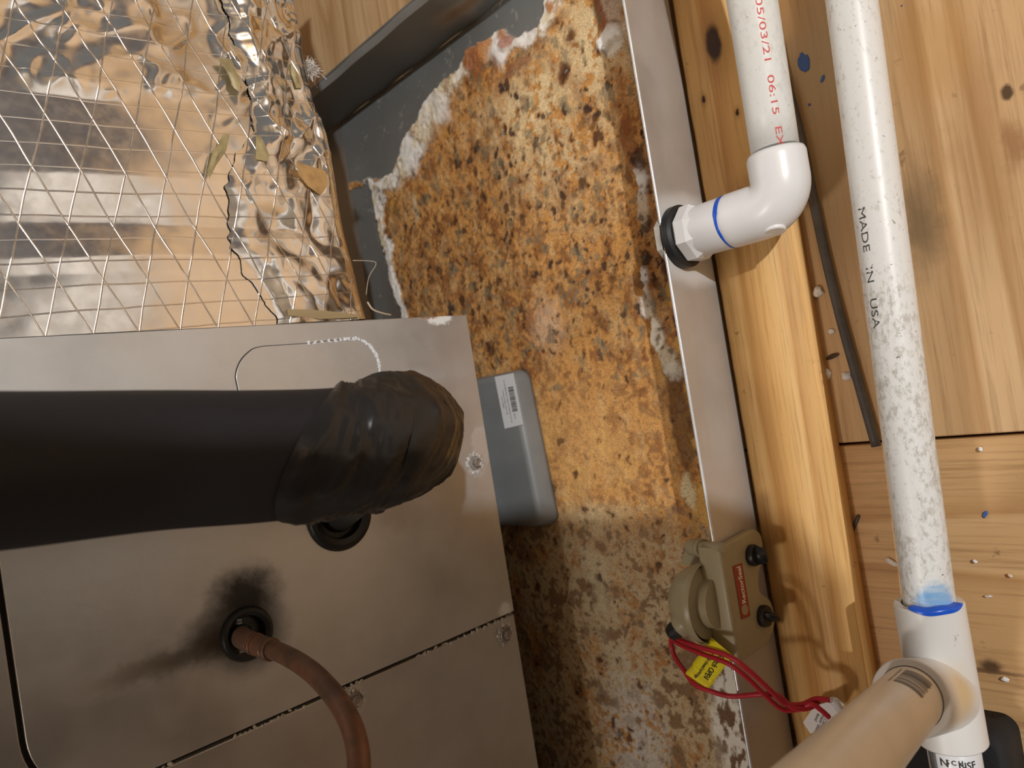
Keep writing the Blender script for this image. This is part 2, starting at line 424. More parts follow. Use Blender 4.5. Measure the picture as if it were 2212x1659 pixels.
# white shore band, broad where the photo shows it
bw = .011 + .022 * np.exp(-((gx - G(930, 300)[0]) ** 2 + (gy - G(930, 300)[1]) ** 2) / .055 ** 2) + .008 * (n_c - .5)
bw = np.where(gy > G(1070, 130)[1], .016, bw)
wb = inside * (1 - sstep(bw * .75, bw * 1.15, sd + .010 * (n_mid - .5))) * sstep(-.23, -.12, gy)
wcol = np.ones(gx.shape + (3,)) * np.array([.90, .89, .85])
wcol = lay(wcol, .8 * sstep(.45, .62, n_c * .5 + n_mid * .5), (.84, .73, .47))
wcol = lay(wcol, .75 * sstep(.56, .66, n_b * .55 + n_hi * .45), (.50, .32, .18))
col = lay(col, wb, (0, 0, 0)) + wcol * wb[..., None]
hgt += wb * (.0008 + .0016 * n_mid)
for (px, py, rx, ry, c_, a, hh) in [
        (1030, 120, .014, .022, (.46, .15, .03), .9, .0015), (1050, 105, .010, .010, (.62, .27, .07), .8, .001), (1090, 70, .008, .010, (.50, .19, .05), .8, .0),
        (1083, 120, .010, .013, (.90, .89, .86), 1, .002), (1110, 100, .010, .006, (.80, .76, .68), .8, .001), (1195, 22, .006, .006, (.55, .22, .04), .9, .001),
        (965, 275, .005, .011, (.60, .28, .04), .85, 0), (945, 240, .007, .01, (.86, .78, .45), .7, 0), (855, 450, .006, .010, (.60, .34, .06), .8, 0), (920, 405, .005, .006, (.58, .25, .04), .9, 0),
        (860, 460, .005, .008, (.10, .07, .04), .6, 0), (820, 382, .007, .004, (.50, .22, .07), .9, .001), (1120, 150, .022, .006, (.28, .12, .06), .75, 0), (960, 230, .012, .02, (.93, .92, .88), .7, .001),
        (890, 345, .014, .02, (.92, .92, .88), .8, .001), (900, 455, .005, .012, (.88, .80, .55), .6, 0)]:
    m_ = a * bl(px, py, rx, ry, .8, .5) * inside; col = lay(col, m_, c_); hgt += hh * m_; metalm *= 1 - m_
# dark broken crust along the wall and white lumps on it
wallw = .019 + .014 * (n_c - .5) + .006 * (n_mid - .5)
wd = (1 - sstep(wallw * .7, wallw * 1.2, dw + .010 * (n_b - .5))) * sstep(-.16, -.10, gy)
dk = np.ones(gx.shape + (3,)) * np.array([.115, .045, .018]); dk = lay(dk, sstep(.5, .62, n_mid), (.36, .14, .035)); dk = lay(dk, .9 * sstep(.60, .68, n_b * .5 + n_hi * .5), (.66, .52, .32))
col = lay(col, wd * .9, (0, 0, 0)) + dk * (wd * .9)[..., None]
hgt += wd * (.001 + .004 * n_mid)
wl = sstep(.51, .56, fbm(gx * 190, gy * 60, 75)) * sstep(.038, .012, dw) * sstep(-.13, -.06, gy)
col = lay(col, .85 * wl, (.80, .74, .60)); hgt += .0012 * wl
gp = sstep(.49, .55, fbm(gx * 70, gy * 38, 71)) * np.exp(-((dw - .024) / .010) ** 2) * sstep(-.12, -.05, gy)
col = lay(col, .85 * gp, (.13, .085, .06)); 
yl = sstep(.50, .57, fbm(gx * 80, gy * 60, 72)) * np.exp(-((dw - .032) / .014) ** 2) * (gy < .06)
col = lay(col, .8 * yl, (.78, .45, .11))
for (px, py, rx, ry, c_, a, hh) in [
        (1322, 88, .013, .010, (.90, .91, .89), 1, .005), (1330, 110, .010, .006, (.80, .78, .70), .9, .002), (1325, 20, .014, .016, (.60, .50, .42), .8, .002), (1300, 30, .006, .02, (.32, .09, .02), .85, .001),
        (830, 425, .010, .014, (.90, .89, .84), .9, .001), (815, 480, .005, .020, (.88, .86, .78), .85, .001), (845, 540, .006, .022, (.88, .87, .82), .85, .001), (860, 620, .005, .018, (.86, .84, .78), .8, .001), (1390, 450, .005, .02, (.82, .76, .64), .8, .002), (1440, 560, .004, .02, (.12, .05, .03), .9, 0), (1475, 900, .010, .05, (.13, .06, .025), .75, .001), (1385, 385, .005, .014, (.84, .85, .83), 1, .003), (1405, 605, .003, .014, (.92, .92, .90), 1, .004), (1400, 660, .010, .010, (.86, .83, .74), .8, .002),
        (1425, 715, .007, .014, (.90, .87, .76), .95, .003), (1450, 770, .008, .010, (.80, .76, .60), .8, .002), (1462, 800, .007, .008, (.82, .80, .70), .7, .002), (1495, 1060, .006, .016, (.82, .72, .45), .85, .001),
        (1360, 300, .006, .020, (.30, .10, .03), .7, .002), (1222, 165, .008, .010, (.24, .09, .03), .9, -.001), (1220, 165, .005, .006, (.07, .03, .015), 1, -.001), (1100, 95, .008, .006, (.45, .13, .06), .7, 0)]:
    m_ = a * bl(px, py, rx, ry, .9, .35) * inside; col = lay(col, m_, c_); hgt += hh * m_
# white corner below the float switch
wc = np.maximum(bl(1600, 1600, .020, .060, .9, .5), bl(1570, 1450, .013, .035, 1.2, .5))
col = lay(col, wc * .95, (.82, .81, .74)); hgt += wc * .0012
wsp = wc * sstep(.54, .62, fbm(gx * 210, gy * 90, 41)); col = lay(col, wsp * .95, (.17, .085, .035))
# dark pits, stamped one by one
rs = np.random.RandomState(5); pit = np.zeros(gx.shape); ringm = np.zeros(gx.shape)
def stamp(cx, cy, r, asp, depth, rot=0.):
    i0 = int((cx - x0 - 2.2 * r * 1.6) / (x1 - x0) * nx); i1 = int((cx - x0 + 2.2 * r * 1.6) / (x1 - x0) * nx) + 2
    j0 = int((cy - y0 - 2.2 * r * 1.6) / (y1 - y0) * ny); j1 = int((cy - y0 + 2.2 * r * 1.6) / (y1 - y0) * ny) + 2
    i0 = max(i0, 0); j0 = max(j0, 0)
    if i1 <= i0 or j1 <= j0 or i0 >= nx or j0 >= ny: return
    s_ = np.s_[i0:i1, j0:j1]; ax = wx[s_] - cx; ay = wy[s_] - cy
    q = np.hypot(ax / r, ay / (r * asp)) + 1.2 * (n_hi[s_] - .5) + .5 * (n_mid[s_] - .5)
    pit[s_] = np.maximum(pit[s_], depth * (1 - sstep(.75, 1.05, q)))
    ringm[s_] = np.maximum(ringm[s_], depth * .7 * np.exp(-((q - 1.35) / .35) ** 2))
n = 0
while n < 3600:
    cx = rs.uniform(x0, x1); cy = rs.uniform(y0, y1)
    dens = .26 + 1.0 * math.exp(-((cy - .12) / .09) ** 2) + (.35 if cy < -.09 else 0)
    if cy < .02 and cy > -.09: dens *= .45 if cx < -.30 else 1.3
    if rs.rand() > dens: continue
    n += 1
    r = min(.0045, .0006 + rs.exponential(.00075)); stamp(cx, cy, r * (.75 if cy < -.09 else 1), rs.uniform(.8, 1.7), rs.uniform(.45, 1))
for (px, py, r) in [(1000, 648, .0042), (1045, 425, .0032), (1073, 335, .003), (1093, 288, .0025), (1105, 290, .0022), (985, 475, .003), (1115, 210, .003), (1270, 235, .0035), (1292, 250, .003),
                    (1220, 240, .003), (1195, 575, .0022), (1240, 300, .0025), (1030, 320, .0045), (1290, 300, .0025), (1035, 405, .002), (1145, 450, .002), (1080, 610, .003), (1060, 630, .003), (1185, 500, .0015),
                    (1095, 185, .004), (1280, 265, .0025), (1160, 600, .003), (990, 350, .004), (880, 660, .003), (1010, 780, .003), (1050, 690, .003), (1055, 750, .0035), (1085, 195, .003)]:
    c = G(px, py); stamp(c[0], c[1], r, 1.35, 1)
pit *= inside * (1 - .75 * wb) * (1 - wc); ringm *= inside * (1 - .6 * wb) * (1 - wc)
ptone = sstep(.42, .6, n_c)[..., None]
pcol = np.array([.045, .026, .022]) * (1 - ptone) + np.array([.13, .055, .02]) * ptone
col = lay(col, ringm * .55, (.34, .13, .03))
col = col * (1 - .95 * pit[..., None]) + pcol * .95 * pit[..., None]
hgt -= pit * .0007
# grey greenish flecks
gf = inside * (1 - wb) * sstep(.66, .72, fbm(gx * 120, gy * 100, 55)) * (gy > .0)
col = lay(col, gf * .6, (.22, .20, .13))
hgt *= sstep(0, .002, np.minimum(dw, YE - gy)) * .85 + .15
vs = np.stack([gx, gy, hgt], -1).reshape(-1, 3)
ii, jj = np.meshgrid(np.arange(nx - 1), np.arange(ny - 1), indexing='ij'); a = (ii * ny + jj).ravel()
fc = np.stack([a, a + ny, a + ny + 1, a + 1], 1)
me = bpy.data.meshes.new('crusted_bottom'); me.vertices.add(len(vs)); me.vertices.foreach_set('co', vs.ravel())
me.loops.add(fc.size); me.loops.foreach_set('vertex_index', fc.ravel().astype(np.int32))
me.polygons.add(len(fc)); me.polygons.foreach_set('loop_start', np.arange(0, fc.size, 4, dtype=np.int32))
me.update(calc_edges=True)
ca = me.color_attributes.new('rust', 'FLOAT_COLOR', 'POINT')
ca.data.foreach_set('color', np.concatenate([np.clip(col, 0, 1), metalm[..., None]], -1).reshape(-1).astype(np.float32))
def rust_mat():
    m = NT('rust_crust'); at_ = m.n('ShaderNodeAttribute', attribute_name='rust')
    n1 = m.noise(900, detail=4, rough=.7); n2 = m.noise(2600, detail=2)
    c = m.mix(m.rng(n1, .48, .66, 0, .75), at_.outputs['Color'], (.42, .26, .15), 'MULTIPLY')
    mt = at_.outputs['Alpha']
    sb = m.n('ShaderNodeSeparateColor'); m.put(sb.inputs[0], at_.outputs['Color'])
    k = m.math('SUBTRACT', m.math('SUBTRACT', 1.0, mt), m.rng(sb.outputs[2], .4, .75, 0, .75), clamp=True)
    c2 = m.mix(k, at_.outputs['Color'], c)
    c2 = m.mix(m.math('MULTIPLY', k, m.rng(n1, .62, .74, 0, .35)), c2, (.85, .65, .38))
    return m.set(Base_Color=c2, Metallic=m.math('MULTIPLY', mt, .4), Roughness=m.math('SUBTRACT', .85, m.math('MULTIPLY', mt, .4)), Specular_IOR_Level=.35,
                 Normal=m.bump(m.math('MULTIPLY', m.math('ADD', n1, n2), k), .5, .0006))
rust_m = rust_mat()
put('crusted_bottom', me, rust_m, pan, True, label='rusted bottom with white mineral crust and dark pits')
box('bottom_sheet', (-1.05, -.75, -.0012), (XW, YE, -.0004), galv, pan)
# long wall: sheet with a rolled rim
box('side_wall', (XW - .0008, -.75, -.0010), (XW, YE, H), galv_wall, pan)
rimm = metal('rim_metal', (.80, .84, .88), .30, met=.5)
tube('rim', [(XW - .0010, y, H) for y in np.linspace(-.75, YE + .001, 60)], .0010, rimm, pan, 12)
# end wall leans a little outwards
dgal = metal('dull_galvanised', (.30, .315, .315), .5, met=.4, extra=[
    mblob(at(985, 30, 1, YE), (.03, .02, .012), (.45, .42, .35), .8, .9, .02, 40), mblob(at(1010, 12, 1, YE), (.03, .02, .006), (.33, .20, .10), .7, .9, .02, 40)])
def endw(u, v):
    return (-1.05 + u * (XW + 1.05), YE + v * .004 + .0004 * math.sin(u * 70), -.0004 + v * (H + .0004))
grid('end_wall', 60, 6, endw, dgal, pan)
grid('end_wall_fold', 60, 5, lambda u, v: (-1.05 + u * (XW + 1.05), YE + .004 + .009 * v, H + .0004 * math.sin(v * 3) + .0004 * math.sin(u * 70)), dgal, pan)
tube('rim', [(x, YE + .013, H) for x in np.linspace(-1.05, XW, 40)], .0011, galv, pan, 10)
# loose flakes and lumps of crust along the wall
fm = []
bm = bmesh.new()
rs = np.random.RandomState(3)
for k in range(420):
    yy = rs.uniform(-.09, .30); r = .0006 + rs.exponential(.0007); xx = XW - .002 - r * 1.8 - abs(rs.normal(0, .010))
    i = min(nx - 1, int((xx - x0) / (x1 - x0) * nx)); j = min(ny - 1, int((yy - y0) / (y1 - y0) * ny))
    mt = Matrix.Translation((xx, yy, hgt[i, j] + r * .3)) @ Matrix.Rotation(rs.uniform(0, 6), 4, (rs.rand() + .1, rs.rand(), rs.rand())) @ Matrix.Diagonal((r * 1.6, r * 1.2, r * .7, 1))
    bmesh.ops.create_icosphere(bm, subdivisions=1, radius=1, matrix=mt)
put('loose_flakes', bm_mesh('loose_flakes', bm), simple('flake', (.34, .16, .06), .9, var=.6, vscale=300, bump=.5, bscale=900), pan, False, kind='stuff')

# ------------------------------------------------------------ air handler
XP = -.415; YT = .0665; YSM = -.1555; ZB = .0645; ZTOP = .367
pl = lambda x, y: at(x, y, 0, XP)
def arc(cy, cz, r, a0, a1, n=14):
    return [(cy + r * math.cos(math.radians(a0 + (a1 - a0) * k / n)), cz + r * math.sin(math.radians(a0 + (a1 - a0) * k / n))) for k in range(n + 1)]
ah = thing('air_handler', 'grey galvanised air handler cabinet with two grommeted pipe holes, standing over the rusty pan', 'air handler', (-.7, -.3, ZB))
gS = pl(733, 1112); gL = pl(533, 1368)
smudge = [
    mblob(gL + np.array([0, .020, -.002]), (.02, .017, .020), (.018, .017, .016), .95, .7, .014, 150),
    mblob(gL + np.array([0, 0, 0]), (.02, .023, .024), (.03, .028, .026), .85, .6, .006, 150),
    mblob(gL + np.array([0, .006, .018]), (.02, .012, .016), (.05, .04, .03), .8, .8, .01, 150),
    mblob(pl(410, 1415), (.02, .008, .034), (.06, .04, .02), .75, .9, .012, 90),
    mblob(pl(300, 1450), (.02, .006, .030), (.10, .075, .05), .45, .9, .01, 90),
    mblob(pl(950, 697) + np.array([0, .003, 0]), (.02, .0045, .012), (.86, .86, .83), 1, .35, .008, 300),
    mblob(pl(925, 684), (.02, .002, .01), (.30, .12, .04), .8, .5, .006, 300),
    mblob(pl(1092, 1318), (.02, .006, .006), (.84, .85, .84), .95, .5, .008, 300),
    mblob(pl(1040, 960) , (.02, .013, .009), (.47, .37, .29), .85, .35, .012, 260),
    mblob(pl(1030, 1003) , (.02, .009, .009), (.40, .31, .24), .85, .35, .009, 260),
    mblob(pl(700, 838), (.02, .006, .12), (.34, .29, .24), .25, .9, .02, 80),
    mblob(pl(860, 1110), (.02, .012, .02), (.36, .24, .14), .35, .9, .02, 120)]
panel_m = metal('cabinet_steel', (.68, .69, .69), .38, met=.70, extra=smudge, bump=.05)
frame_m = metal('cabinet_frame_steel', (.62, .62, .615), .40, extra=[
    mblob(pl(768, 1512), (.02, .0085, .0085), (.66, .63, .60), .95, .3, .005, 300),
    mblob(pl(1092, 1368), (.02, .010, .006), (.62, .60, .57), .9, .35, .006, 300)], bump=.06)
dark = simple('dark_gap', (.03, .022, .016), .8)
box('cabinet_body', (-.98, -.95, ZB), (XP - .007, YT - .001, .62), simple('cabinet_inner', (.10, .08, .06), .7, .3), ah)
# knock-out outline in the door plane
kpx = [(512, 836), (508, 812), (516, 784), (533, 763), (556, 750), (610, 745), (668, 741), (736, 733), (776, 733), (800, 748), (814, 770), (820, 796), (816, 826)]
kp = [tuple(pl(*q)[1:]) for q in kpx]
ks = catmull([(a, b, 0) for a, b in kp], 5)[:, :2]
ymax = max(k[0] for k in ks)
kc_y = kp[0][0] - .012; kout = [tuple(p) for p in ks]
kout = [(kc_y, kout[0][1] + .0)] + kout + [(kc_y, kout[-1][1])]
kcen = np.mean(kout, 0)
kin = [tuple(kcen + (np.array(p) - kcen) * .985 ) for p in kout]
def circ(c, r, n=40): return [(c[1] + r * math.cos(2 * math.pi * k / n), c[2] + r * math.sin(2 * math.pi * k / n)) for k in range(n)]
door_out = [(YSM, ZB), (YT, ZB), (YT, ZTOP)] + arc(YSM + .036, ZTOP - .036, .036, 90, 180)
plate('front_panel', [door_out, kout, circ(gS, .0185), circ(gL, .0125)], XP - .0045, XP, panel_m, ah, .0004, label='front panel with rounded corner')
plate('knockout_plate', [kin], XP - .0040, XP - .0002, metal('knockout_steel', (.68, .69, .69), .38, bump=.05), ah, .0002)
GP = .0024
fr_in = [(YSM - GP, ZB)] + arc(YSM + .036, ZTOP - .036, .036 + GP, 180, 90)
fr_in = [(YSM - GP, ZB)] + arc(YSM + .036, ZTOP - .036, .036 + GP, 180, 90)
plate('front_frame', [[(-.95, ZB)] + fr_in + [(YT, ZTOP + GP), (YT, .62), (-.95, .62)]], XP - .0070, XP - .0008, frame_m, ah, .0006)
# white corrosion along the seam: little ragged lumps
lump_m = simple('white_corrosion', (.66, .63, .58), .95, var=.35, vscale=400, bump=.6, bscale=700)
def lumps(name, pts, r0, parent, mat, seed=1, n=1, spread=.001, flat=.45):
    bm = bmesh.new(); rs = np.random.RandomState(seed)
    for p in pts:
        for k in range(n):
            r = r0 * rs.uniform(.5, 1.4); q = np.array(p) + rs.normal(0, spread, 3) * np.array([.2, 1, 1])
            mt = Matrix.Translation(q) @ Matrix.Rotation(rs.uniform(0, 6), 4, 'X') @ Matrix.Diagonal((r * flat, r * 1.4, r * .9, 1))
            bmesh.ops.create_icosphere(bm, subdivisions=2, radius=1, matrix=mt)
    for v in bm.verts: v.co += Vector((0, 1, 1)) * (fb(v.co.y * 900, v.co.z * 900, 9) - .5) * .0012
    return put(name, bm_mesh(name, bm), mat, parent, True, kind='stuff')
sp = []
for (a, b, dens) in [((500, 1588), (660, 1520), 26), ((740, 1492), (790, 1470), 12), ((900, 1412), (1010, 1362), 20), ((1030, 1352), (1106, 1318), 22), ((330, 1655), (375, 1640), 8), ((1000, 1368), (1090, 1330), 12)]:
    for k in range(dens):
        t = random.random(); q = pl(a[0] + (b[0] - a[0]) * t, a[1] + (b[1] - a[1]) * t); q[1] = YSM - GP * .9 + random.uniform(-.0008, .0006); q[0] = XP - .001; sp.append(q)
lumps('seam_corrosion', sp, .0008, ah, lump_m, 2, spread=.0003)
kw = []
for t in np.linspace(0, 1, 260):
    i = int((.50 + .45 * t) * (len(ks) - 1)); q = ks[i]; kw.append((XP + .0001, q[0] + random.uniform(-.0006, .0006), q[1] + random.uniform(-.0006, .0006)))
lumps('knockout_corrosion', kw, .00055, ah, simple('chalk', (.80, .84, .87), .95, bump=.5, bscale=700), 4, spread=.0003, flat=.3)
# screws
hexm = metal('screw_metal', (.42, .38, .34), .5)
def screw(p, corr):
    s = lathe('screw', (p[0] - .001, p[1], p[2]), (1, 0, 0), [(0, .0052), (.0016, .0050), (.0022, .0046)], hexm, ah, 24)
    lathe('screw_head', (p[0] + .001, p[1], p[2]), (1, 0, 0), [(0, .0034), (.0028, .0034), (.0034, .0030), (.0026, .0018), (.0026, 0)], hexm, s, 6, poly=1)
    return s
for q in [(1026, 1000), (766, 1512), (1092, 1370)]:
    p = pl(*q); screw(p, 1)
    ring = [p + np.array([.0002, .0066 * math.cos(a), .0066 * math.sin(a)]) for a in np.linspace(0, 6.28, 30)]
    lumps('screw_corrosion', ring, .0010, ah, lump_m, int(q[0]), spread=.0007, flat=.35)
# grommets
rub = simple('black_rubber', (.012, .012, .012), .42, bump=.2, bscale=300)
def grommet(c, R, r):
    prof = [(-.004, r), (.0005, r), (.0026, r + .0008), (.0040, (R + r) / 2), (.0032, R - .0012), (.0010, R), (-.0002, R), (-.004, R - .004)]
    return lathe('grommet', c, (1, 0, 0), prof, rub, ah, 48)
grommet(gS, .0222, .0140); grommet(gL, .0150, .0092)
for c, r in ((gS, .0150), (gL, .0098)):
    lathe('grommet_membrane', (c[0] - .003, c[1], c[2]), (1, 0, 0), [(0, r), (.0002, r * .7), (.0, 0)], rub, ah, 24)
# torn rubber lip in the liquid line grommet
grid('grommet_lip', 24, 5, lambda u, v: (XP + .002 + .004 * v, gL[1] - .008 + .018 * u + .0, gL[2] + .0085 - .004 * math.sin(u * 3.14) * 1.2 - .0035 * v + .0012 * math.sin(u * 17)), rub, ah)
box('bottom_rail', (-.95, -.60, ZB - .0006), (XP - .004, YT, ZB + .002), galv, ah)

# ------------------------------------------------------------ foil duct
def foil_mat(name, tint=(.90, .89, .87), scrim=True, rough=.19, crump=.5):
    m = NT(name)
    sep = m.n('ShaderNodeSeparateXYZ'); m.put(sep.inputs[0], m.P); Y, Z = sep.outputs[1], sep.outputs[2]
    n1 = m.noise(35, detail=2, rough=.45); n2 = m.noise(160, detail=3, rough=.6)
    lines = None
    wob = m.math('MULTIPLY', m.math('SUBTRACT', m.noise(14, detail=2), .5), .006)
    for (a, b, s, o) in [(1, .04, .0126, .003), (.30, 1, .0215, .0), (-.44, 1, .0215, .006)]:
        q = m.math('ADD', m.math('ADD', m.math('MULTIPLY', Y, a / s), m.math('MULTIPLY', Z, b / s)), m.math('ADD', m.math('MULTIPLY', wob, 1 / s), o / s + 40))
        dd = m.math('ABSOLUTE', m.math('SUBTRACT', m.math('FRACT', q), .5))
        wd_ = .00020 / s * math.hypot(a, b)
        ln = m.rng(dd, wd_ * 2.4, wd_ * .2, 0, 1 if a != 1 else .55)
        lines = ln if lines is None else m.math('MAXIMUM', lines, ln)
    h = m.math('MULTIPLY', n1, crump)
    nb = m.bump(h, .22, .003)
    c = m.mix(m.rng(n1, .35, .7), tuple(x * .93 for x in tint), tint)
    r = m.rng(n2, .3, .8, rough * .8, rough * 1.3)
    if scrim:
        nb = m.bump(lines, .5, .0004, nb); c = m.mix(m.math('MULTIPLY', lines, .45), c, (.62, .50, .38)); r = m.math('ADD', r, m.math('MULTIPLY', lines, .12))
    return m.set(Base_Color=c, Metallic=1.0, Roughness=r, Normal=nb)
foil = foil_mat('scrim_foil'); foil2 = foil_mat('crumpled_foil', rough=.16, crump=.9)
back = simple('foil_backing', (.46, .36, .20), .5, var=.3, vscale=80)
duct = thing('foil_wrapped_duct', 'duct board plenum wrapped in shiny scrim foil, butted against the top end of the cabinet', 'duct', (-.6, .2, .15))
def duct_edge_z(y):      # height of the visible lower edge
    return .1515 + (y - .07) / .21 * .0150 + .0015 * math.sin(y * 60)
FY = [.0, .070, .0985, .107, .1245, .151, .192, .236, .5]
FX = [.0, .0, .0, .0009, -.0013, .0010, .0002, -.0020, .0]
def duct_x(y, z, amp=1.):
    yy = y + .012 * (z - .25) + .002 * math.sin(z * 18)
    b = float(np.interp(yy, FY, FX))
    t = yy - .192
    k = max(0, min(1, t / .01)); far = max(0, min(1, (.34 - z) / .12)) ; k2 = max(0, min(1, (yy - .15) / .04)) * (1 - max(0, min(1, (z - .20) / .06)))
    b += max(k, k2) * (.0011 * math.sin(y * 110 + z * 34) + .0055 * (fb(y * 42, z * 26, 61, 2) - .5) + .0016 * (1 - abs(2 * fb(y * 60 + z * 30, z * 44, 63, 2) - 1)) ** 4)
    b += .0030 * (fb(y * 22, z * 10, 60, 2) - .5) + .0004 * (fb(y * 80, z * 60, 68, 2) - .5)
    e = max(0, 1 - (z - duct_edge_z(y)) / .03)
    b += e * (.003 * (fb(y * 40, z * 50, 66, 2) - .5))
    return XP - .003 + amp * b
def ductf(u, v):
    y = YT + .0006 + u * .40
    if v < .86:
        z = .60 + (duct_edge_z(y) + .007 - .60) * (v / .86) ** .9; return (duct_x(y, z), y, z)
    a = (v - .86) / .14
    if a < .5:
        th = a * 2 * math.pi / 2; z0 = duct_edge_z(y); return (duct_x(y, z0 + .007) - .007 * (1 - math.cos(th)), y, z0 + .007 - .007 * math.sin(th))
    return (duct_x(y, duct_edge_z(y) + .007) - .007 - (a - .5) * 2 * .45, y, duct_edge_z(y) + .002 * math.sin(a * 9))
grid('foil_jacket', 330, 260, ductf, foil, duct, flip=False)
box('duct_board', (-.90, YT + .002, .175), (XP - .016, YT + .40, .60), simple('duct_board_core', (.45, .38, .22), .95), duct)
# overlapping crumpled layer along the right corner with its ragged left edge
rag = [(470, -60), (505, 60), (520, 110), (545, 200), (550, 285), (512, 330), (490, 400), (498, 470), (500, 530), (520, 560), (525, 590), (545, 610), (580, 660), (600, 684)]
ragw = [pl(*q) for q in rag]; ry = np.array([p[1] for p in ragw])[::-1]; rz = np.array([p[2] for p in ragw])[::-1]
def overlap(u, v):
    y = YT + .0008 + u * .33; zr = float(np.interp(y, ry, rz)) + .004 * ((fb(y * 240, 2, 81)) - .5); ze = duct_edge_z(y)
    cr = .0060 * (fb(y * 34, v * 3.4, 82, 2) - .45) + .0040 * abs(fb(y * 52 + v * 2, v * 5 - y * 20, 83, 1) - .5) + .0007 * (fb(y * 150, v * 14, 84, 1) - .5)
    if v < .82:
        t = v / .82; z = zr + (ze + .006 - zr) * t; lift = .0009 + (cr + .001) * min(1, 4 * t + .05); return (duct_x(y, z) + lift, y, z)
    a = (v - .82) / .18; x = duct_x(y, ze + .006) + .0016 + cr
    if a < .6:
        th = a / .6 * math.pi / 2; return (x - .008 * (1 - math.cos(th)), y, ze + .006 - .0085 * math.sin(th) + cr * .4)
    return (x - .008 - (a - .6) * .10, y, ze - .0025 + cr * .4)
grid('foil_overlap', 300, 110, overlap, foil2, duct, smooth=True, label='crumpled overlapping foil strip with a ragged edge')
# torn flaps with their tan paper backing
def flap(pts, lift, mat, seed):
    P = [pl(*q) for q in pts]; n = len(P); c = np.mean(P, 0); bm = bmesh.new(); rings = []
    for k, t in enumerate((1, .66, .33)):
        rings.append([bm.verts.new(Vector(tuple(c + (p - c) * t + np.array([duct_x(p[1], p[2]) - XP + .0045 + lift * (1 - t) * (.4 + .6 * math.sin(i * 1.7 + seed)), 0, 0])))) for i, p in enumerate(P)])
    cv = bm.verts.new(Vector(tuple(c + np.array([duct_x(c[1], c[2]) - XP + .004 + lift, 0, 0]))))
    for a, b in zip(rings[:-1], rings[1:]):
        for i in range(n): bm.faces.new((a[i], a[(i + 1) % n], b[(i + 1) % n], b[i]))
    for i in range(n): bm.faces.new((rings[-1][i], rings[-1][(i + 1) % n], cv))
    return put('torn_flap', bm_mesh('torn_flap', bm), mat, duct, True)
olive = simple('paper_backing', (.42, .34, .17), .45, var=.3, vscale=120)
flap([(478, 290), (492, 296), (484, 330), (462, 362), (448, 390), (444, 372), (456, 330), (470, 312)], .0012, olive, 1)
flap([(498, 92), (520, 104), (536, 130), (528, 176), (512, 160), (500, 130)], .0012, foil2, 2)
flap([(470, 124), (500, 126), (515, 165), (520, 205), (505, 190), (488, 150)], .0008, olive, 3)
flap([(548, 296), (560, 300), (578, 340), (572, 352), (548, 348)], .0012, olive, 5)
flap([(636, 352), (700, 372), (706, 400), (688, 425), (660, 405), (640, 380)], .0010, simple('paper_backing_orange', (.50, .30, .12), .4, var=.3, vscale=120), 6)
flap([(618, 668), (700, 672), (772, 680), (776, 686), (690, 690), (620, 682)], .0015, simple('tan_tape_edge', (.40, .30, .16), .5), 7)
flap([(630, 130), (646, 160), (652, 190), (640, 190), (630, 160)], .002, olive, 8)
# glass wool tuft and stray threads
bm = bmesh.new(); rs = np.random.RandomState(8); tc = at(668, 150, 0, XP - .02)
for k in range(260):
    a = rs.normal(0, 1, 3); a /= np.linalg.norm(a); p = tc + a * rs.uniform(.0, .007) * np.array([.8, 1.1, 1]); q = p + rs.normal(0, .0035, 3)
    n_ = np.cross(q - p, rs.normal(0, 1, 3)); n_ = n_ / (np.linalg.norm(n_) + 1e-9) * .00016
    bm.faces.new([bm.verts.new(Vector(tuple(w_))) for w_ in (p - n_, p + n_, q + n_, q - n_)])
put('glass_wool_tuft', bm_mesh('glass_wool_tuft', bm), simple('glass_wool', (.82, .80, .76), .9), duct, kind='stuff')
thr = simple('frayed_thread', (.55, .45, .33), .7)
tube('frayed_thread', catmull([pl(755, 566) + [.004, 0, 0], pl(785, 572) + [.010, 0, 0], pl(793, 580) + [.011, 0, 0], pl(783, 605) + [.008, 0, 0], pl(784, 640) + [.004, 0, 0]], 5), .00022, thr, duct, 6)
tube('frayed_thread', catmull([pl(787, 655) + [.004, 0, 0], pl(795, 672) + [.006, 0, 0], pl(815, 680) + [.006, 0, 0], pl(838, 683) + [.004, 0, 0]], 5), .0006, thr, duct, 6)

# ------------------------------------------------------------ suction line
suc = thing('suction_line', 'thick black foam-insulated refrigerant line taped at its elbow, crossing the cabinet front', 'pipe', tuple(gS))
ins_m = simple('black_insulation', (.016, .0145, .017), .62, spec=.3, bump=.15, bscale=500)
path = catmull([atd(-1500, 1060, .155), atd(-500, 1040, .195), atd(0, 1016, .233), atd(330, 994, .264), atd(560, 985, .281), atd(730, 972, .2965), atd(838, 948, .312), (-.2890, -.0080, .2215), (-.312, -.0175, .2115), (-.348, -.0310, .2020), (-.419, -.0555, .1926)], 10)
L = len(path); rad = []
for i, p in enumerate(path):
    t = i / (L - 1); r = .0252
    if p[0] < -.300 and p[2] < .235: r = .0252 - .0100 * min(1, (-.300 - p[0]) / .050)
    rad.append(r)
cut = 48
tube('insulation', path[:cut + 14], rad[:cut + 14], ins_m, suc, 48)
tape_m = NT('black_vinyl_tape'); nz = tape_m.noise(40, detail=4)
tape_m = tape_m.set(Base_Color=(.016, .015, .015), Roughness=tape_m.rng(nz, .3, .7, .26, .42), Specular_IOR_Level=.42, Normal=tape_m.bump(nz, .35, .003))
T_, N_, B_ = frames(path)
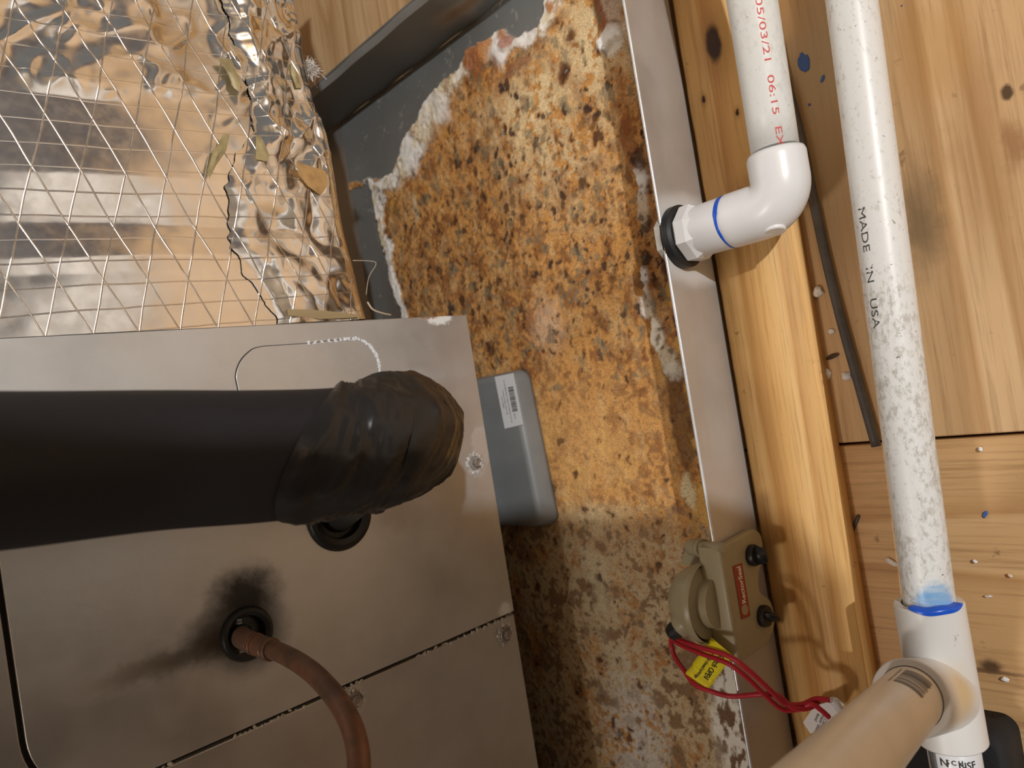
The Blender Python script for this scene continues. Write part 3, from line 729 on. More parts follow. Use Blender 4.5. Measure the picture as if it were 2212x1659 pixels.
def tape(name, s0, s1, slant, dr, seed, a_off=0., mat=tape_m, nu=70, n=72):
    def f(u, v):
        a = 2 * math.pi * v; s = (s0 + slant * math.cos(a + a_off)) * (1 - u) + s1 * u; s = max(0, min(L - 1.001, s)); i = int(s); t = s - i
        c = path[i] * (1 - t) + path[i + 1] * t; r = rad[i] * (1 - t) + rad[min(i + 1, L - 1)] * t; n1 = N_[i] * (1 - t) + N_[min(i + 1, L - 1)] * t; b1 = B_[i] * (1 - t) + B_[min(i + 1, L - 1)] * t
        ca, sa = math.cos(a), math.sin(a)
        wr = .0034 * ((fb(ca * 2.2 + s * .30 + 5, sa * 2.2 + s * .12 + 5, seed)) - .42) + .0010 * (1 - abs(2 * (fb(ca * 3 + s * .5, sa * 3 - s * .4, seed + 5)) - 1)) ** 4
        return tuple(c + (r + dr + .0012 * math.exp(-((u - .07) / .05) ** 2) + wr * min(1, u * 8 + .1)) * (ca * n1 + sa * b1))
    return grid(name, nu, n, f, mat, suc, wrap=True)
tape('tape_wrap', 47, 68, 6.5, .0007, 91, a_off=4.9)
tape('tape_wrap', 57, 80, -3.0, .0013, 95, a_off=1.0)
tape('tape_wrap', 72, 92, 2.0, .0009, 99, a_off=1.0)
tube('suction_tube', path[88:], .0105, simple('painted_tube', (.03, .03, .03), .4), suc, 24)

# ------------------------------------------------------------ liquid line
liq = thing('liquid_line', 'bare tarnished copper tube curving down out of the lower grommet', 'pipe', tuple(gL))
def cop():
    m = NT('old_copper'); n1 = m.noise(70, detail=5, rough=.6)
    c = m.mix(m.rng(n1, .35, .65), (.20, .095, .055), (.115, .065, .042))
    g = m.blob(tuple(map(float, gL + np.array([.012, 0, .002]))), (.014, .012, .012), .7, .006, 150); c = m.mix(m.math('MULTIPLY', g, .75), c, (.06, .13, .12))
    g2 = m.blob(tuple(map(float, atd(640, 1435, .355))), (.012, .008, .010), .7, .004, 120); c = m.mix(m.math('MULTIPLY', g2, .5), c, (.32, .14, .09))
    return m.set(Base_Color=c, Metallic=.45, Roughness=m.rng(n1, .3, .7, .42, .6), Normal=m.bump(n1, .2, .0008))
copm = cop()
lp = catmull([gL + np.array([-.004, .000, 0]), atd(523, 1378, .388), atd(566, 1397, .375), atd(610, 1412, .358), atd(668, 1447, .335), atd(720, 1500, .316), atd(756, 1560, .300), atd(773, 1620, .290), atd(775, 1680, .283), atd(768, 1760, .272), atd(740, 1900, .26)], 9)
tube('copper_tube', lp, .0046, copm, liq, 28)
tube('tube_coupling', lp[8:22], [.0050] + [.0054] * 12 + [.0050], copm, liq, 28)
tube('coupling_bead', lp[21:24], [.0052, .0059, .0051], copm, liq, 28)
tube('solder_ring', lp[15:17], .0057, copm, liq, 28)

# ------------------------------------------------------------ grey support block
blk = thing('support_block', 'flat grey plastic support pad with a barcode sticker, tucked under the cabinet edge', 'block', (-.43, -.035, 0))
XK = -.3995; KZ = .021
kyt = at(1132, 800, 2, KZ)[1]; kyb = at(1190, 1132, 2, 0)[1] + .001
grey_m = simple('grey_plastic', (.235, .245, .245), .42, var=.12, vscale=25, bump=.05, bscale=60)
XK = float((at(1122, 850, 2, KZ - .002)[0] + at(1170, 1070, 2, KZ - .002)[0]) / 2) - .002
def rrect(xa, xb, ya, yb, r, n=8):
    o = []
    for cx, cy, a0 in ((xb - r, yb - r, 0), (xa + r, yb - r, 90), (xa + r, ya + r, 180), (xb - r, ya + r, 270)):
        for k in range(n + 1):
            a = math.radians(a0 + 90 * k / n); o.append((cx + r * math.cos(a), cy + r * math.sin(a)))
    return o
def stack(name, layers, mat, parent, **p):
    n = len(layers[0][0]); vs = []; fs = []
    for ol, z in layers: vs += [(x, y, z) for x, y in ol]
    for k in range(len(layers) - 1):
        for i in range(n): a = k * n + i; b = k * n + (i + 1) % n; fs.append((a, b, b + n, a + n))
    fs.append(tuple((len(layers) - 1) * n + i for i in range(n))); fs.append(tuple(range(n - 1, -1, -1)))
    me = mesh(name, vs, fs); o = put(name, me, mat, parent, False, **p)
    me.polygons.foreach_set('use_smooth', [len(q.vertices) == 4 for q in me.polygons]); return o
ly = []
for ins, z in ((0, .0022), (.0, .006), (.0012, .016), (.0024, .0190), (.0042, .0206), (.0064, KZ)):
    ly.append((rrect(-.56, XK + .004 - ins, kyb + ins, kyt + .002 - ins, .010), z))
stack('pad', ly, grey_m, blk)
box('pedestal', (-.54, kyb + .012, KZ - .001), (XP - .075, kyt - .012, ZB - .0008), grey_m, blk, .003)
stick = simple('white_sticker', (.78, .80, .82), .5); ink = simple('print_ink', (.03, .03, .03), .6); inkg = simple('grey_ink', (.25, .25, .27), .6)
for v in bpy.data.meshes['pad'].vertices: v.co.x -= .055 * (v.co.y - kyb)
s4 = [at(1069, 814, 2, KZ), at(1109, 806, 2, KZ), at(1130, 917, 2, KZ), at(1091, 926, 2, KZ)]
def quad(p4, u, v, off=0.):
    a, b, c, d_ = p4; p = a * (1 - u) * (1 - v) + b * u * (1 - v) + c * u * v + d_ * (1 - u) * v
    p = np.array(p); p[2] += off; return p
sx0 = min(p[0] for p in s4); stp = s4
sv = [quad(stp, *q, .0001) for q in ((0, 0), (1, 0), (1, 1), (0, 1))]; sv2 = [q + np.array([0, 0, .0003]) for q in sv]
put('sticker', mesh('sticker', sv + sv2, [(3, 2, 1, 0), (4, 5, 6, 7), (0, 1, 5, 4), (1, 2, 6, 5), (2, 3, 7, 6), (3, 0, 4, 7)]), stick, blk)
def bars(name, p4fn, u0, u1, v0, v1, n, mat, parent, seed, off, vary=.0):
    rs = np.random.RandomState(seed); vs = []; fs = []; v = v0; step = (v1 - v0) / n
    while v < v1:
        w_ = step * rs.choice([.35, .55, .9]); a0 = u0 + vary * rs.rand()
        q = [p4fn(a, b, off) for a, b in ((a0, v), (u1, v), (u1, v + w_), (a0, v + w_))]
        k = len(vs); vs += q; fs.append((k, k + 1, k + 2, k + 3)); v += w_ + step * rs.choice([.35, .6])
    return put(name, mesh(name, vs, fs), mat, parent)
sf = lambda u, v, off: quad(stp, u, v, off + .0004)
bars('barcode', sf, .60, .88, .25, .72, 20, ink, blk, 4, .0001)
for (uu, va, vb, nn) in ((.44, .10, .92, 40), (.28, .28, .74, 22), (.16, .40, .62, 10), (.66, .76, .86, 6)):
    bars('fine_print', sf, uu - .02, uu + .05, va, vb, nn, inkg, blk, nn, .0001, .02)

# ------------------------------------------------------------ overflow drain fitting on the pan wall
pvc = simple('white_pvc', (.80, .81, .82), .30, var=.04, vscale=30)
def pvc_pipe(name, col, dirt, seed=0.):
    m = NT(name); n1 = m.noise(330, m.map((1.1, .6, 1.1), (seed, 0, 0)), 5, .75); n2 = m.noise(26, m.map((1, .5, 1), (seed, 0, 0)), 4, .6)
    k = m.rng(m.math('ADD', m.math('MULTIPLY', n1, .7), m.math('MULTIPLY', n2, .3)), .50, .62, 0, .8)
    c = m.mix(m.math('MULTIPLY', k, dirt), col, (.40, .37, .31))
    sp_ = m.noise(420, detail=2); c = m.mix(m.math('MULTIPLY', m.rng(sp_, .70, .76), dirt), c, (.12, .10, .07))
    return m, c
m, c = pvc_pipe('pvc_pipe_speckled', (.76, .77, .755), .85, 3.); 
hb = at(2010, 1290, 2, .041)
c = m.mix(m.math('MULTIPLY', m.blob(tuple(map(float, hb + np.array([.003, -.004, 0]))), (.011, .011, .012), .35, .012, 120), m.rng(m.noise(90, m.map((.3, 2.5, .3)), 4), .3, .62, .25, .85)), c, (.13, .40, .74))
pipeR_m = m.set(Base_Color=c, Roughness=.36)
m, c = pvc_pipe('pvc_pipe_clean', (.76, .77, .745), .35, 8.); pipeL_m = m.set(Base_Color=c, Roughness=.36)
blue = simple('blue_primer', (.012, .10, .62), .3); blue2 = simple('blue_primer_dry', (.06, .14, .42), .6)
dr = thing('overflow_drain_line', 'white elbow and pipe leaving the pan wall, with blue ring and red date print', 'pipe', (XW, .079, .034))
YF = .0795; ZP = .0335; XL = -.1775
# elbow: socket along X then socket along Y
RP = .01335
tube('pipe', [(XL, y, ZP) for y in np.linspace(YF + .03, .60, 30)], .0125, pipeL_m, dr, 48)
ee = [(x, YF, ZP) for x in np.linspace(-.2105, XL - .0140, 10)]
ee = ee[:-1] + [(XL - .0140 + .0140 * math.sin(a), YF + .0140 * (1 - math.cos(a)), ZP) for a in np.linspace(0, math.pi / 2, 14)]
ye = at(1680, 316, 2, ZP + .01)[1]
ee += [(XL, y, ZP) for y in np.linspace(YF + .0140, ye, 8)[1:]]
ee = np.array(ee)
RE = .0155
er = [RE] * len(ee); er[0] = RE - .0008; er[-1] = RE - .0008
tube('elbow', ee, er, pvc, dr, 56, label='glossy white elbow fitting')
lathe('elbow_bead', (XL - .0075, YF + .0020, ZP + .0), (.10, -.90, .22), [(RE - .003, .0062), (RE + .0005, .0058), (RE + .0010, .0052), (RE + .0011, 0)], pvc, dr, 24)
# adapter with hexagonal flange
lathe('adapter_sleeve', (-.2375, YF, ZP), (1, 0, 0), [(0, .0150), (.028, .0152), (.0285, .0145)], pvc, dr, 48)
lathe('adapter_hex', (-.2385, YF, ZP), (1, 0, 0), [(0, .0165), (.0012, .0174), (.0075, .0174), (.0115, .0150)], pvc, dr, 8, poly=1)
lathe('rubber_gasket', (XW + .0002, YF, ZP), (1, 0, 0), [(0, .0175), (.0008, .0190), (.0050, .0190), (.0066, .0172), (.0064, .012)], simple('gasket', (.015, .016, .017), .5), dr, 48)
lathe('inner_locknut', (XW - .0010, YF, ZP), (-1, 0, 0), [(0, .0180), (.004, .0180), (.0048, .0165), (.0048, .011), (.001, .010)], simple('locknut', (.62, .60, .55), .6, var=.3, vscale=90), dr, 8, poly=1)
def ringf(u, v):
    a = 2 * math.pi * v; w_ = .0013 + .0008 * math.sin(a * 1.0 + 1.9) + .0006 * ((fb(math.cos(a) * 4 + 9, math.sin(a) * 4 + 9, 5)) - .3)
    return (-.2105 + (u - .5) * 2 * w_ + .0003 * math.sin(a * 3), YF + (RE + .0003 * (1 - abs(2 * u - 1)) - .0003) * math.cos(a), ZP + (RE + .0003 * (1 - abs(2 * u - 1)) - .0003) * math.sin(a))
grid('primer_ring', 5, 72, ringf, blue, dr, wrap=True)
def cyl_text(body, size, name, mat, parent, cx, cz, r, ystart, ang, sx=1., bold=0.):
    """text reading towards -Y on a pipe along Y; ang = where its middle sits, 90 = top, 0 = +X side"""
    def f(x, y):
        a = math.radians(ang) - (y - size * .35) / r
        return (cx + (r + .00012) * math.cos(a), ystart - x * sx, cz + (r + .00012) * math.sin(a))
    return text(body, size, name, mat, parent, f, bold)
red = simple('red_print', (.62, .07, .06), .5)
def ang_of(px, py, cx, cz):       # angle round the pipe that is seen at the pixel
    dv = M.T @ np.array([(px - 1106) / F, (py - 829.5) / F, 1]); o = np.array([CAM[0] - cx, CAM[2] - cz]); q = np.array([dv[0], dv[2]])
    r = RP; A = q @ q; Bq = 2 * o @ q; C = o @ o - r * r; D = max(0, Bq * Bq - 4 * A * C); t = (-Bq - math.sqrt(D)) / (2 * A); h = o + t * q
    return math.degrees(math.atan2(h[1], h[0])), CAM[1] + t * dv[1]
a1_, yA = ang_of(1640, 20, XL, ZP); a2_, yB = ang_of(1688, 316, XL, ZP)
tx = cyl_text('05/03/21  06:15  EX', .0048, 'date_print', red, dr, XL, ZP, .0125, yA, (a1_ + a2_) / 2, 1.)
ymn = min(v.co.y for v in tx.data.vertices); sc = (yA - yB) / (yA - ymn)
for v in tx.data.vertices: v.co.y = yA - (yA - v.co.y) * sc

pt_ = atd(1624, 0, 1588 * .0250 / 104)
kx_, kz_ = (pt_[0] - XL) / (pt_[1] - YF - .03), (pt_[2] - ZP) / (pt_[1] - YF - .03)
for o in dr.children:
    if o.name.startswith(('pipe', 'date_print')):
        for v in o.data.vertices: t = v.co.y - YF - .03; v.co.x += kx_ * t; v.co.z += kz_ * t
# ------------------------------------------------------------ condensate line on the right
RP = .0118
cl = thing('condensate_line', 'long speckled white drain pipe with a white tee and a cream riser joined to it', 'pipe', (-.141, -.05, .028))
XR, ZR = -.1412, .0285
yt = at(2010, 1318, 2, ZR + .012)[1]; yb_ = at(2050, 1622, 2, ZR + .010)[1]
tube('pipe', [(XR, y, ZR) for y in np.linspace(yt - .015, .60, 40)], RP, pipeR_m, cl, 48, label='speckled pipe with faint black print')
tee_m = NT('tee_pvc'); nn = tee_m.noise(120, detail=5, rough=.7)
yc = (yt + yb_) / 2
rc = atd(1966, 1508, .337); base = np.array([XR, -.1800, ZR]); dv = rc - base; dv /= np.linalg.norm(dv)
cc = tee_m.mix(tee_m.blob(tuple(map(float, base + np.array([.016, .012, .024]))), (.016, .014, .016), .8, .004, 60), (.76, .75, .72), (.72, .56, .33))
cc = tee_m.mix(tee_m.math('MULTIPLY', tee_m.rng(nn, .66, .72), .5), cc, (.28, .24, .18))
tee_m = tee_m.set(Base_Color=cc, Roughness=.33)
RT = .0160
ln = yt - yb_
te = lathe('tee', (XR, yb_, ZR), (0, 1, 0), [(.001, .0126), (0, .0135), (0, RT - .0006), (.0008, RT), (ln - .0008, RT), (ln, RT - .0006), (ln, RP + .0006), (ln - .012, RP + .0004)], tee_m, cl, 56, label='white tee fitting with a yellowed patch')
lb = float(np.linalg.norm(rc - base))
lathe('tee_branch', tuple(base), tuple(dv), [(.004, .0168), (lb * .45, .0170), (lb * .70, .0172), (lb - .0006, .0172), (lb, .0166), (lb, .0140), (lb - .01, .0138)], tee_m, cl, 56)
cream_m = simple('cream_pvc', (.84, .77, .66), .38, var=.07, vscale=25)
rtop = atd(1828, 1655, .250); rdv = (rtop - rc) / np.linalg.norm(rtop - rc)
tube('riser_pipe', [rc + rdv * t for t in np.linspace(-.02, .50, 30)], .01345, cream_m, cl, 48, label='cream riser pipe with a worn barcode')
tube('pipe', [(XR, y, ZR) for y in np.linspace(yb_ + .01, -.42, 12)], .0120, pvc, cl, 40)
# blue primer collar in the top socket
def pcol(u, v):
    a = math.radians(8 + 96 * v); w_ = .0008 + .0026 * math.sin(math.pi * v) ** .7
    r = RP + .0004 + (RT - RP + .0001) * min(1, u * 2); y = yt + .0016 - max(0, u - .3) / .7 * w_ - .0003 * math.sin(v * 11)
    return (XR + r * math.cos(a), y, ZR + r * math.sin(a) + .0)
grid('primer_collar', 8, 40, pcol, blue, cl)
# MADE IN USA print
a1_, yA = ang_of(1853, 447, XR, ZR); a2_, yB = ang_of(1880, 712, XR, ZR)
tx = cyl_text('MADE   IN   USA', .0056, 'pipe_print', simple('faded_black_ink', (.06, .06, .06), .6), cl, XR, ZR, RP, yA, (a1_ + a2_) / 2 + 24)
ymn = min(v.co.y for v in tx.data.vertices); sc = (yA - yB) / (yA - ymn)
for v in tx.data.vertices: v.co.y = yA - (yA - v.co.y) * sc
# barcode on the riser
rn = np.cross(rdv, [0, 0, 1.]);
tocam = CAM - (rc + rdv * .03); tocam -= tocam @ rdv * rdv; tocam /= np.linalg.norm(tocam); side = np.cross(rdv, tocam)
def rb(u, v, off):      # u across the pipe, v along
    a = (u - .5) * 1.35 + .30; r = .01345 + .0002 + off
    return rc + rdv * (.004 + v * .030) + r * (math.cos(a) * tocam + math.sin(a) * side)
rs = np.random.RandomState(12); vs = []; fs = []; v = .08
while v < .98:
    w_ = rs.choice([.010, .018, .030]); u0 = .10 + .05 * rs.rand() + .12 * (v > .5) * 0
    for a in range(8):
        q = [rb(u0 + (.78 - u0) * (a + i) / 8, v + j * w_, 0) for i, j in ((0, 0), (1, 0), (1, 1), (0, 1))]
        k = len(vs); vs += q; fs.append((k, k + 1, k + 2, k + 3))
    v += w_ + rs.choice([.012, .020])
put('barcode', mesh('barcode', vs, fs), simple('worn_ink', (.13, .12, .11), .7), cl)
vs = []; fs = []
for k in range(26):
    v = .06 + k * .036; w_ = rs.uniform(.012, .026); u0 = .80; q = [rb(a, v + j * w_, 0) for a, j in ((.85, 0), (.90, 0), (.90, 1), (.85, 1))]
    n_ = len(vs); vs += q; fs.append((n_, n_ + 1, n_ + 2, n_ + 3))
put('fine_print', mesh('fine_print', vs, fs), simple('worn_ink_grey', (.2, .18, .16), .7), cl)
# printed code below the tee
bf = lambda u, v, off: np.array([XR + (.0120 + .0002) * math.cos(math.radians(140 - 100 * u)), yb_ - .001 - .014 * v, ZR + (.0120 + .0002) * math.sin(math.radians(140 - 100 * u))])
vs = []; fs = []
for k in range(11):
    u = k * .026
    for a in range(1):
        q = [bf(u + i * .013, j, 0) for i, j in ((0, 0), (1, 0), (1, 1), (0, 1))]; n_ = len(vs); vs += q; fs.append((n_, n_ + 1, n_ + 2, n_ + 3))
put('barcode', mesh('barcode', vs, fs), ink, cl)
for (s_, uu, vv, sz) in (('N', .36, .45, .0055), ('S C H', .50, .35, .0032), ('PVC 40', .36, .85, .0035), ('NSF', .74, .50, .0050)):
    text(s_, sz, 'pipe_print', ink, cl, (lambda x, y, uu=uu, vv=vv: bf(uu + x / .0222, vv - y / .014, 0)), .00008)
pt_ = atd(1839, 0, 1588 * .0250 / 108); y_0 = yt - .012
kx_, kz_ = (pt_[0] - XR) / (pt_[1] - y_0), (pt_[2] - ZR) / (pt_[1] - y_0)
for o in cl.children:
    for v in o.data.vertices:
        t = v.co.y - y_0
        if t > 0 and o.name.startswith(('pipe', 'pipe_print')): v.co.x += kx_ * t; v.co.z += kz_ * t
foam = simple('black_foam', (.014, .014, .015), .85, bump=.5, bscale=500)
fb = thing('foam_rest', 'black foam block under the pipe just below the white tee', 'foam block', (XR, -.24, ZF))
fy = float(at(2110, 1582, 2, .012)[1]); fxa = float(at(1950, 1640, 2, .012)[0]); fxb = float(at(2176, 1640, 2, .012)[0])
lyr = [(rrect(fxa, fxb, fy - .10, fy, .008), ZF + .0002), (rrect(fxa, fxb, fy - .10, fy, .008), .010), (rrect(fxa + .001, fxb - .001, fy - .099, fy - .001, .008), .0125), (rrect(fxa + .003, fxb - .003, fy - .097, fy - .003, .008), .0138)]
stack('foam', lyr, foam, fb)

# ------------------------------------------------------------ float switch
fs_ = thing('float_switch', 'beige plastic overflow float switch clipped over the pan rim, with red wires', 'switch', (XW, -.137, .02))
bei = simple('beige_plastic', (.36, .31, .195), .38, var=.06, vscale=40); bei_d = simple('beige_shadow_plastic', (.34, .29, .18), .5)
XO = XW + .0062
ya = float(at(1548, 1182, 2, .052)[1]); yb2 = float(at(1598, 1432, 2, .052)[1])
hp = [(ya, .052), (ya + .001, .034), (ya + .0015, .012), (ya - .004, .005), (ya - .018, .006), (ya - .026, .017), (ya - .036, .019), (ya - .044, .007), (yb2 + .012, .005), (yb2 + .004, .010), (yb2, .018), (yb2, .052)]
def rounded(poly, r, n=5):
    out = []; N = len(poly)
    for i in range(N):
        p0, p1, p2 = (np.array(poly[i - 1]), np.array(poly[i]), np.array(poly[(i + 1) % N])); a = (p0 - p1); b = (p2 - p1); la, lb_ = np.linalg.norm(a), np.linalg.norm(b)
        rr = min(r, la * .45, lb_ * .45); s = p1 + a / la * rr; e = p1 + b / lb_ * rr
        for k in range(n + 1): t = k / n; out.append(tuple((1 - t) ** 2 * s + 2 * t * (1 - t) * p1 + t * t * e))
    return out
plate('clip_housing', [rounded(hp, .005)], XW + .0006, XO, bei, fs_, .0012)
hi = [(ya, .0530), (ya + .001, .030), (yb2, .030), (yb2, .0530)]
plate('clip_inner', [rounded(hi, .003)], XW - .0090, XW - .0022, bei, fs_, .0010)
box('clip_top', (XW - .0090, yb2, H + .0014), (XO, ya, .0540), bei, fs_, .0014, 3)
# raised rib running down the outer face
# dome inside the pan
dc = at(1512, 1300, 0, XW - .014); dc = np.array([XW - .0092, dc[1], dc[2]]); RD = .0234
def sc_lathe(name, base, prof, mat, sy=1., sz=1., n=56):
    o = lathe(name, (0, 0, 0), (-1, 0, 0), prof, mat, fs_, n)
    for v in o.data.vertices: v.co = Vector((base[0] + v.co.x, base[1] + v.co.y * sy, base[2] + v.co.z * sz))
    return o
sc_lathe('float_housing', dc + np.array([.0075, 0, 0]), [(0, 0), (0, RD * .60), (.0065, RD * .62), (.0075, RD * .90)], bei, 1, .92)
sc_lathe('dome', dc, [(-.002, RD * .98), (0, RD * 1.02), (.0016, RD * 1.02), (.0022, RD * .97), (.006, RD * .945), (.0105, RD * .87), (.0155, RD * .73), (.0188, RD * .55), (.0205, RD * .33), (.0212, 0)], bei, 1., .95)
bt_ = np.array(at(1470, 1352, 0, dc[0] - .012))
bd = np.array([-.80, -.58, .15]); bd /= np.linalg.norm(bd)
lathe('wire_port', tuple(bt_ - bd * .006), tuple(bd), [(0, .0075), (.0045, .0078), (.0060, .0074), (.0060, .0056), (.003, .0055)], bei, fs_, 32)
lathe('rubber_boot', tuple(bt_ - bd * .004), tuple(bd), [(0, .0055), (.0095, .0052), (.0125, .0043), (.0130, .0020), (.0130, 0)], rub, fs_, 28)
# hinge tube at the upper side
hc = at(1493, 1182, 2, .042)
hd = np.array([.85, .10, .30])
lathe('hinge_tube', tuple(hc), tuple(hd), [(-.0005, .0016), (-.0008, .0046), (0, .0050), (.008, .0050), (.0085, .0040), (.030, .0030), (.0305, 0)], bei, fs_, 28)
lathe('hinge_hole', tuple(hc), tuple(hd), [(-.0004, .0017), (-.0003, 0)], rub, fs_, 16)
lathe('hinge_tube', tuple(np.array(hc) + [.0085, .0005, .0030]), tuple(hd), [(0, 0), (.0001, .0055), (.0035, .0055), (.0036, 0)], bei, fs_, 28)
wb_ = [tuple(at(*q, 2, .034)) for q in ((1476, 1215), (1490, 1185), (1525, 1178), (1540, 1220), (1510, 1222))]
stack('hinge_web', [([(p[0], p[1]) for p in wb_][::-1], z) for z in (.026, .038)], bei, fs_)
# knobs
def knob(px, py, wing):
    c = at(px, py, 0, XO); k = lathe('thumb_knob', (XO - .0006, c[1], c[2]), (1, 0, 0), [(0, .0062), (.0030, .0066), (.0046, .0060), (.0048, 0)], rub, fs_, 24)
    dvv = np.array(wing, float); dvv /= np.linalg.norm(dvv); nrm = np.cross([1, 0, 0], dvv)
    bm = bmesh.new(); bmesh.ops.create_cube(bm, size=1)
    for v in bm.verts:
        x, y, z = v.co; wv_ = 1 - .25 * (x > 0)
        q = np.array([XO + .0055 + x * .010, c[1], c[2]]) + dvv * y * .0125 * wv_ + nrm * z * .0042 * (1 - .3 * (x > 0)); v.co = Vector(tuple(q))
    bmesh.ops.bevel(bm, geom=list(bm.edges), offset=.0012, segments=3, affect='EDGES')
    put('knob_wing', bm_mesh('knob_wing', bm), rub, k, True)
knob(1622, 1199, (0, 1, .1)); knob(1646, 1330, (0, .55, .8))
# red label
lab = [at(x, y, 0, XO + .0003) for x, y in ((1583, 1223), (1603, 1216), (1621, 1330), (1602, 1338))]
def lq(u, v, off): 
    a, b, c_, d_ = lab; p = a * (1 - u) * (1 - v) + b * u * (1 - v) + c_ * u * v + d_ * (1 - u) * v; p = np.array(p); p[0] += off; return p
lv = [lq(*q, -.0002) for q in ((0, 0), (1, 0), (1, 1), (0, 1))] + [lq(*q, .0001) for q in ((0, 0), (1, 0), (1, 1), (0, 1))]
put('brand_label', mesh('brand_label', lv, [(0, 1, 2, 3), (7, 6, 5, 4), (0, 4, 5, 1), (1, 5, 6, 2), (2, 6, 7, 3), (3, 7, 4, 0)]), simple('red_label', (.32, .045, .022), .45), fs_, label='dark red brand label')
wlen = float(np.linalg.norm(lab[0] - lab[3])); wwid = float(np.linalg.norm(lab[0] - lab[1]))
tx = text('RectorSeal', .0046, 'label_print', simple('label_white', (.80, .78, .72), .5), fs_, lambda x, y: (x, y, 0), .0001)
xs = [v.co.x for v in tx.data.vertices]; mx = max(xs)
for v in tx.data.vertices:
    t = v.co.x / mx; yy = v.co.y / .0046; v.co = Vector(tuple(map(float, lq(.74 - yy * .58, .74 - t * .70, .0002))))
ov = [lq(.5 + .36 * math.cos(a), .85 + .10 * math.sin(a), .0002) for a in np.linspace(0, 6.283, 25)[:-1]]
put('label_emblem', mesh('label_emblem', ov, [tuple(range(24))]), simple('emblem_gold', (.40, .30, .17), .4), fs_)
# wires
redw = simple('red_wire', (.46, .018, .035), .42, spec=.4); reds = simple('red_wire_end', (.50, .03, .03), .42)
w0 = bt_ + bd * .008
Wp = lambda x, y, z: at(x, y, 2, z)
wA = catmull([w0, Wp(1452, 1362, .052), Wp(1462, 1378, .060), Wp(1510, 1398, .068), Wp(1575, 1418, .070), Wp(1620, 1450, .066), Wp(1665, 1492, .056), Wp(1692, 1518, .046), Wp(1730, 1522, .036), Wp(1762, 1510, .030), Wp(1792, 1512, .026)], 8)
wB = catmull([w0 + [.0015, -.002, 0], Wp(1451, 1372, .049), Wp(1462, 1388, .056), Wp(1510, 1410, .064), Wp(1570, 1432, .066), Wp(1612, 1462, .062), Wp(1655, 1504, .052), Wp(1690, 1532, .042), Wp(1725, 1532, .036), Wp(1752, 1521, .034), Wp(1775, 1535, .030), Wp(1790, 1549, .026)], 8)
wC = catmull([w0 + [0, -.001, -.002], Wp(1449, 1380, .046), Wp(1456, 1415, .044), Wp(1478, 1448, .050), Wp(1500, 1478, .056), Wp(1535, 1493, .056), Wp(1580, 1504, .052), Wp(1640, 1500, .050), Wp(1680, 1502, .046), Wp(1712, 1528, .042), Wp(1745, 1530, .034), Wp(1768, 1516, .028)], 8)
for wpt in (wA, wB, wC): tube('wire', wpt, .00145, redw, fs_, 14)
# yellow tag: a folded strip round the wire
yel = simple('yellow_tag', (.86, .76, .02), .42)
tgp = lambda x, y, z: at(x, y, 2, z)
T0 = [tgp(1535, 1376, .0625), tgp(1578, 1412, .0635)]; T1 = [tgp(1508, 1415, .0625), tgp(1566, 1432, .0635)]
def tagf(u, v):
    # across u (short side), along v (from top right to bottom left), curling round the wire at the end
    e = [((1535, 1376), (1578, 1410)), ((1513, 1410), (1568, 1428)), ((1500, 1428), (1560, 1440)), ((1488, 1458), (1542, 1478)), ((1478, 1462), (1525, 1497))]
    k = v * 4; i = min(3, int(k)); t = k - i
    a = np.array(e[i][0]) * (1 - t) + np.array(e[i + 1][0]) * t; b = np.array(e[i][1]) * (1 - t) + np.array(e[i + 1][1]) * t
    p = a * (1 - u) + b * u; z = .0600 - .006 * v + .0025 * math.sin(v * math.pi * 1.0) - (.003 * ((v - .8) / .2) ** 2 if v > .8 else 0) + (.0016 * math.exp(-((v - .80) / .06) ** 2))
    return tuple(tgp(p[0], p[1], z))
# rigid layout of the tag from its four corners
qa, qb, qc, qd = [tgp(1536, 1377, .0600), tgp(1583, 1417, .0600), tgp(1524, 1497, .0540), tgp(1477, 1461, .0540)]
def tag2(u, v):
    p = qa * (1 - u) * (1 - v) + qb * u * (1 - v) + qc * u * v + qd * (1 - u) * v; p = np.array(p)
    p[2] += .0014 * math.exp(-((v - .86) / .05) ** 2) - .0016 * math.exp(-((v - .74) / .05) ** 2) - .002 * max(0, (v - .92) / .08); return p
tg = grid('yellow_tag', 6, 40, lambda u, v: tuple(tag2(u, v)), yel, fs_, label='yellow warning tag')
sm = tg.modifiers.new('thick', 'SOLIDIFY'); sm.thickness = .0003
def tagtext(body, size, u0, v0, sc=1.):
    Lu = float(np.linalg.norm(qb - qa)); Lv = float(np.linalg.norm(qd - qa))
    # reads towards the lower left end, letter tops to the right
    return text(body, size, 'tag_print', ink, fs_, lambda x, y: tag2(u0 + 0 + (y / Lu), v0 + x / Lv) + np.array([0, 0, .0004]), .00005)
tagtext('Switch OPEN', .0048, .58, .13); tagtext('normally closed to stop', .0030, .34, .15)
